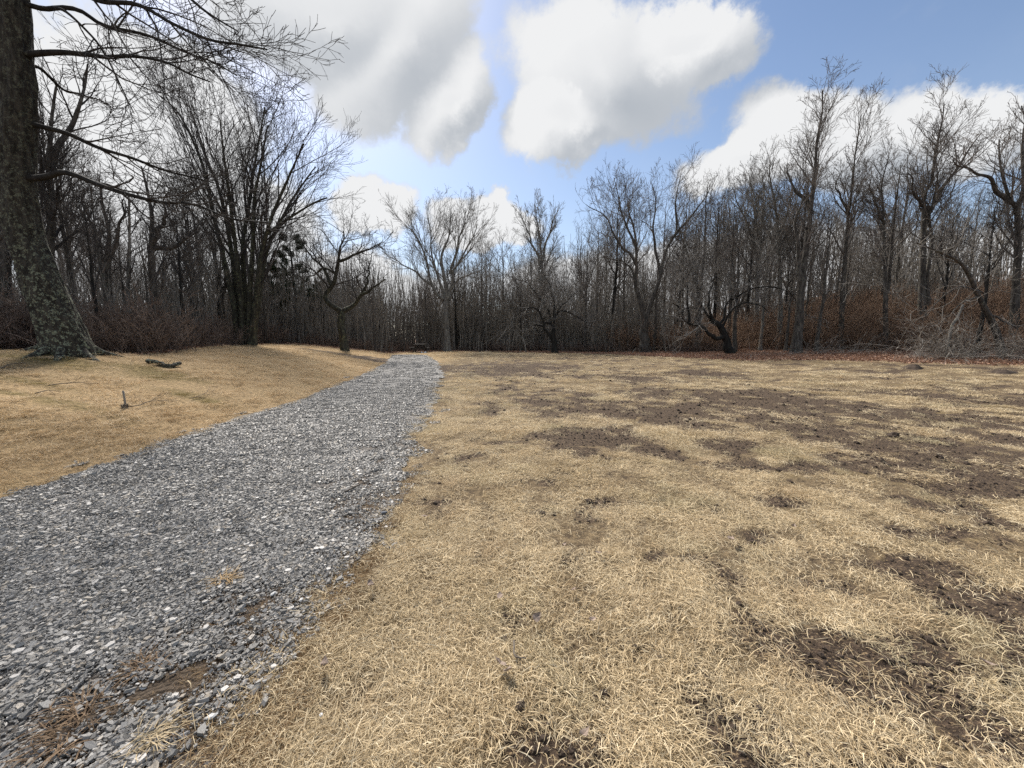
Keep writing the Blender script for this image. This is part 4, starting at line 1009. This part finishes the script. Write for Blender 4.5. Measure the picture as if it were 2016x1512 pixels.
# ------------------------------------------------------------------ small things
def on(px, py, z=None):
    """point of the ground under a photograph pixel (marching the ray)"""
    d = raydir(px, py); tt = np.linspace(.5, 60, 6000); P = d[None] * tt[:, None]
    i = np.argmax(EYE + P[:, 2] < H(P[:, 0], P[:, 1])); q = P[i]
    return np.array([q[0], q[1], float(H(q[0], q[1]))])
def stick(name, label, cat, pts, r0, r1, mat, subs=0, seed=0, S=7, group=None, K=14):
    rg = np.random.default_rng(seed); pts = np.asarray(pts, float); o_ = pts[0].copy()
    p = spline(pts - o_, K); p[1:-1] += rg.normal(0, r0 * .25, (K - 2, 3)); r = np.linspace(r0, r1, K)
    g = Geo(); g.tubes(p[None], r[None], S, cap=True)
    if subs:
        q, rr = sprout(p[None], r[None], subs, rg, t=(.25, 1), ang=(25, 60), lr=(.25, .5), K=6, wander=.18, up=.03, rmin=.0018, lmin=.05); g.tubes(q, rr, 4)
        q, rr = sprout(q, rr, 3, rg, t=(.2, 1), ang=(25, 60), lr=(.3, .6), K=4, wander=.2, up=.02, rmin=.0015, lmin=.03); g.tubes(q, rr, 3)
    o = obj(name, g.mesh(name, mat)); o.location = o_; tag(o, label, cat, group); return o
b0, b1, b2, b3 = on(292, 716), on(312, 720), on(335, 724), on(355, 722)
stick('fallen_branch', 'thick rotting fallen branch lying on the tan grass near the massive tree', 'branch', [b0 + (0, 0, .07), b1 + (0, 0, .07), b2 + (0, 0, .05), b3 + (0, 0, .09)], .06, .05, M['oak'], 2, 5)
b = on(247, 803)
g = Geo(); pp = np.array([[0, 0, -.05], [.004, 0, .1], [.0, 0, .22], [-.004, 0, .29]]); g.tubes(pp[None], np.array([[.017, .016, .015, .014]]), 6, cap=True)
e = empty('stake', b); tag(e, 'short grey upright stake with a small block at its foot in tan grass', 'stake'); obj('post', g.mesh('post', M['pale']), e)
g = Geo(); g.box((0, -.01, .03), (.075, .055, .07)); obj('foot_block', g.mesh('foot_block', M['stick'], False), e)
stick('twig_spray', 'thin dry forked twig lying from the stake across the grass', 'twig', [on(252, 803) + (0, 0, .03), on(272, 803) + (0, 0, .04), on(300, 796) + (0, 0, .06), on(345, 794) + (0, 0, .04)], .008, .003, M['stick'], 6, 6)
stick('twig_spray', 'small loose twig on the tan grass close to the drive', 'twig', [on(373, 788) + (0, 0, .03), on(388, 785) + (0, 0, .04), on(405, 781) + (0, 0, .07), on(414, 772) + (0, 0, .1)], .006, .003, M['stick'], 4, 7)
stick('twig_spray', 'long thin bent twig beside the mossy foot of the massive tree', 'twig', [on(-10, 735) + (0, 0, .04), on(25, 725) + (0, 0, .08), on(52, 721) + (0, 0, .05)], .012, .004, M['stick'], 4, 8)
a_, c_ = on(680, 977), on(728, 955)
stick('stick', 'straight brown stick lying on the gravel', 'stick', [a_ + (0, 0, .045), (a_ + c_) / 2 + (0, 0, .05), c_ + (0, 0, .045)], .008, .006, M['stick'], 0, 9)
stick('twig_spray', 'dark curved twig on the straw grass', 'twig', [on(1012, 1280) + (0, 0, .05), on(1014, 1310) + (0, 0, .05), on(1035, 1318) + (0, 0, .055)], .005, .003, M['stick'], 1, 10)
for i, (q1, q2) in enumerate([((95, 762), (190, 758)), ((70, 778), (120, 774))]):
    stick('twig_spray', 'thin dark twig on a mossy bare spot below the massive tree', 'twig', [on(*q1) + (0, 0, .03), (on(*q1) + on(*q2)) / 2 + (0, 0, .06), on(*q2) + (0, 0, .03)], .008, .003, M['stick'], 2, 30 + i, group='thin twigs on moss')
# dirt mounds
def mound(label, px, py, rx, h, seed):
    rg = np.random.default_rng(seed); b = on(px, py); k, m_ = 22, 7; th = np.arange(k) / k * 6.283
    v = [[0, 0, h]]
    for j in range(1, m_ + 1):
        q = j / m_
        for a in th:
            rr = rx * q * (1 + .22 * math.sin(3 * a + seed) + rg.normal(0, .07)); x_, y_ = rr * math.cos(a), rr * math.sin(a) * .8
            v.append([x_, y_, h * (1 - q ** 1.6) + rg.normal(0, h * .09) + float(H(b[0] + x_, b[1] + y_)) - b[2] - .03 * q])
    tr = np.array([[0, 1 + i, 1 + (i + 1) % k] for i in range(k)])
    q = np.array([[1 + j * k + i, 1 + (j + 1) * k + i, 1 + (j + 1) * k + (i + 1) % k, 1 + j * k + (i + 1) % k] for j in range(m_ - 1) for i in range(k)])
    g = Geo(); g.add(np.array(v), tr, q); o = obj('dirt_mound', g.mesh('dirt_mound', M['soil'])); o.location = b; tag(o, label, 'mound')
mound('dark peaked molehill on the straw lawn before the cane heap', 1798, 726, .42, .2, 1)
mound('broad low brown molehill on the straw lawn before the cane heap', 1975, 734, .48, .12, 2)
# leaves lying singly on the lawn
for i, (px, py) in enumerate([(1110, 1087), (1437, 1075), (985, 1192), (1150, 1470), (1178, 1105), (730, 1168), (985, 1330), (1000, 1345), (640, 1330), (1940, 1330), (1055, 1235), (1130, 1180), (835, 1030), (1560, 1050), (1165, 1240)]):
    b = on(px, py); lf = obj('dead_leaf', leaf(50 + i % 5, M['leafp'])); lf.location = b + np.array([0, 0, .055]); s_ = rng.uniform(.022, .038); lf.scale = (s_, s_, s_)
    lf.rotation_euler = (rng.normal(0, .3), rng.normal(0, .3), rng.uniform(0, 6.3)); tag(lf, 'pale curled dead leaf lying on the straw grass', 'leaf', 'pale leaves on the grass')
# larger stones on the verge
def stone(name, label, px, py, size, mat, seed, group=None, dz=.02):
    r = np.random.default_rng(seed); k = 8; th = np.arange(k) / k * 6.283 + r.normal(0, .15, k)
    ring = lambda q, z: np.stack([np.cos(th) * q * r.uniform(.85, 1.1, k), np.sin(th) * q * .68 * r.uniform(.85, 1.1, k), z + r.normal(0, .03, k)], -1)
    v = np.concatenate([ring(.75, -.25), ring(1, 0), ring(.72, .22)]); j = np.arange(k); j2 = (j + 1) % k
    q = np.concatenate([np.stack([m * k + j, m * k + j2, (m + 1) * k + j2, (m + 1) * k + j], -1) for m in (0, 1)])
    tr = np.array([[2 * k, 2 * k + i, 2 * k + i + 1] for i in range(1, k - 1)]); g = Geo(); g.add(v * size, q, tr)
    o = obj(name, g.mesh(name, mat, False)); b = on(px, py); o.location = b + np.array([0, 0, dz]); o.rotation_euler = (r.normal(0, .15), r.normal(0, .15), r.uniform(0, 6.3)); tag(o, label, 'stone', group)
for i, (px, py, s_) in enumerate([(538, 1180, .02), (594, 1190, .02), (507, 1172, .013), (314, 1302, .016), (227, 1338, .02), (165, 1374, .02), (418, 1427, .022), (196, 1258, .014), (120, 1265, .018), (497, 1230, .016), (76, 1446, .018), (250, 1398, .013), (284, 1367, .016), (345, 1410, .018), (633, 1420, .011)]):
    stone('pale_stone', 'pale flat stone larger than the chips of gravel round it', px, py, s_, M['stone_pale'], 300 + i, 'pale stones on the gravel edge', .03)
stone('blue_stone', 'smooth blue grey stone sitting in the grass next to the gravel', 757, 1016, .03, M['stone_blue'], 400, None, .035)
# straw tussocks lying on the gravel
for i, (px, py, lab, s_) in enumerate([(447, 1150, 'bright tan tuft of straw lying on open gravel', 1.0), (160, 1420, 'long brown tussock of dead grass fanning over the gravel corner', 1.25), (130, 1480, 'long reddish brown tussock of dead grass flattened at the gravel corner', 1.25), (300, 1470, 'pale loose straw curls at the gravel corner', 1.0), (285, 1330, 'small brown straw clump on dirty gravel', 1.1)]):
    mt = plain('tussock straw %d' % i, [(.44, .29, .14), (.11, .07, .042), (.10, .065, .04), (.34, .26, .15), (.13, .085, .048)][i], [(.66, .48, .27), (.30, .21, .13), (.27, .185, .115), (.56, .45, .29), (.28, .19, .115)][i], scale=60)
    b = on(px, py); o = obj('straw_tussock', tuft(mt, n=90, ln=(.05, .13), el=(3, 40), wid=.004, spread=70 if i else 110, base=.03, seed=500 + i)); o.location = b + np.array([0, 0, .035]); o.scale = (s_, s_, s_); o.rotation_euler = (0, 0, [0.3, 3.6, 3.9, .5, 2.5][i])
    tag(o, lab, 'grass tuft')

# picnic table
b = at(827, 690, 35.6); b[2] = float(H(b[0], b[1]))
e = empty('picnic_table', b, R(4)); tag(e, 'dark wooden picnic table at the wood edge beyond the drive', 'picnic table')
def part(name, mat, fn, smooth=False, parent=e):
    g = Geo(); fn(g); return obj(name, g.mesh(name, mat, smooth), parent)
for i in range(5): part('tabletop_plank', M['table'], lambda g, i=i: g.box((-.44 + i * .22, 0, .74), (.205, 1.75, .045)))
for sx in (-1, 1): part('bench_plank', M['table'], lambda g, sx=sx: g.box((sx * .72, 0, .43), (.25, 1.75, .045)))
for sy in (-1, 1):
    part('crossbeam', M['table'], lambda g, sy=sy: g.box((0, sy * .6, .385), (1.5, .05, .09)))
    for sx in (-1, 1):
        a = sx * R(26); rot = [[math.cos(a), 0, -math.sin(a)], [0, 1, 0], [math.sin(a), 0, math.cos(a)]]
        part('leg', M['table'], lambda g, sx=sx, sy=sy, rot=rot: g.box((sx * .40, sy * (.6 - .055), .335), (.09, .05, .80), rot))
def lump(name, label, cat, px, py, Y, sz, mat, seed, group=None):
    r = np.random.default_rng(seed); b = at(px, py, Y); b[2] = float(H(b[0], b[1])); k, m_ = 12, 5; v = [[0, 0, sz[2]]]
    for j in range(1, m_ + 1):
        for a in np.arange(k) / k * 6.283: q = j / m_; v.append([sz[0] * q * math.cos(a) * r.uniform(.8, 1.15), sz[1] * q * math.sin(a) * r.uniform(.8, 1.15), sz[2] * (1 - q ** 2) - .03])
    tr = np.array([[0, 1 + i, 1 + (i + 1) % k] for i in range(k)]); q = np.array([[1 + j * k + i, 1 + (j + 1) * k + i, 1 + (j + 1) * k + (i + 1) % k, 1 + j * k + (i + 1) % k] for j in range(m_ - 1) for i in range(k)])
    g = Geo(); g.add(np.array(v), tr, q); o = obj(name, g.mesh(name, mat)); o.location = b; tag(o, label, cat, group)
for i, (px, sx) in enumerate([(830, .12), (837, .16)]): lump('white_lump', 'small white lump on the ground at the picnic table', 'lump', px, 690, 34.6, (sx, .12, .14), M['white'], i, 'white lumps at the table')
# small white frame and fallen log behind the apple tree
b = at(1108, 687, 38.0); b[2] = float(H(b[0], b[1])); e2 = empty('small_stand', b); tag(e2, 'small white open frame with dark top behind the lone apple tree', 'stand')
for sx in (-1, 1):
    for sy in (-1, 1): part('leg', M['white'], lambda g, sx=sx, sy=sy: g.box((sx * .12, sy * .1, .17), (.03, .03, .40)), parent=e2)
for z_ in (.14, .33): part('rail', M['white'], lambda g, z_=z_: g.box((0, -.118, z_), (.265, .02, .035)), parent=e2)
part('top', M['table'], lambda g: g.box((0, 0, .40), (.32, .28, .055)), parent=e2)
def logp(a, b_, Y, z): A_, B_ = at(a, 685, Y), at(b_, 685, Y); A_[2] = float(H(A_[0], A_[1])) + z; B_[2] = float(H(B_[0], B_[1])) + z + .15; return [A_, (A_ + B_) / 2 + (0, 0, .03), B_]
stick('fallen_log', 'long thin dark fallen log lying behind the lone apple tree', 'log', logp(1052, 1104, 38.4, .12), .09, .07, M['dark'], 3, 11)
Q = at(1036, 690, 35.5); Q[2] = float(H(Q[0], Q[1]))
stick('leaning_sapling', 'pale thin crooked sapling standing left of the lone apple tree', 'tree', [Q - (0, 0, .05), Q + (-.12, 0, .7), Q + (-.3, 0, 1.5), Q + (-.28, 0, 2.6)], .06, .02, M['pale'], 6, 12)
for i, (px, dx) in enumerate([(1252, .35), (1256, -.3)]):
    Q = at(px, 688, 33.8); Q[2] = float(H(Q[0], Q[1]))
    stick('pale_stick', 'pale bare stick propped up in an upside down V at the wood edge', 'stick', [Q - (dx, 0, .03), Q + (-dx * .5, 0, .22), Q + (0, 0, .45)], .025, .02, M['pale'], 0, 40 + i, group='propped pale sticks')
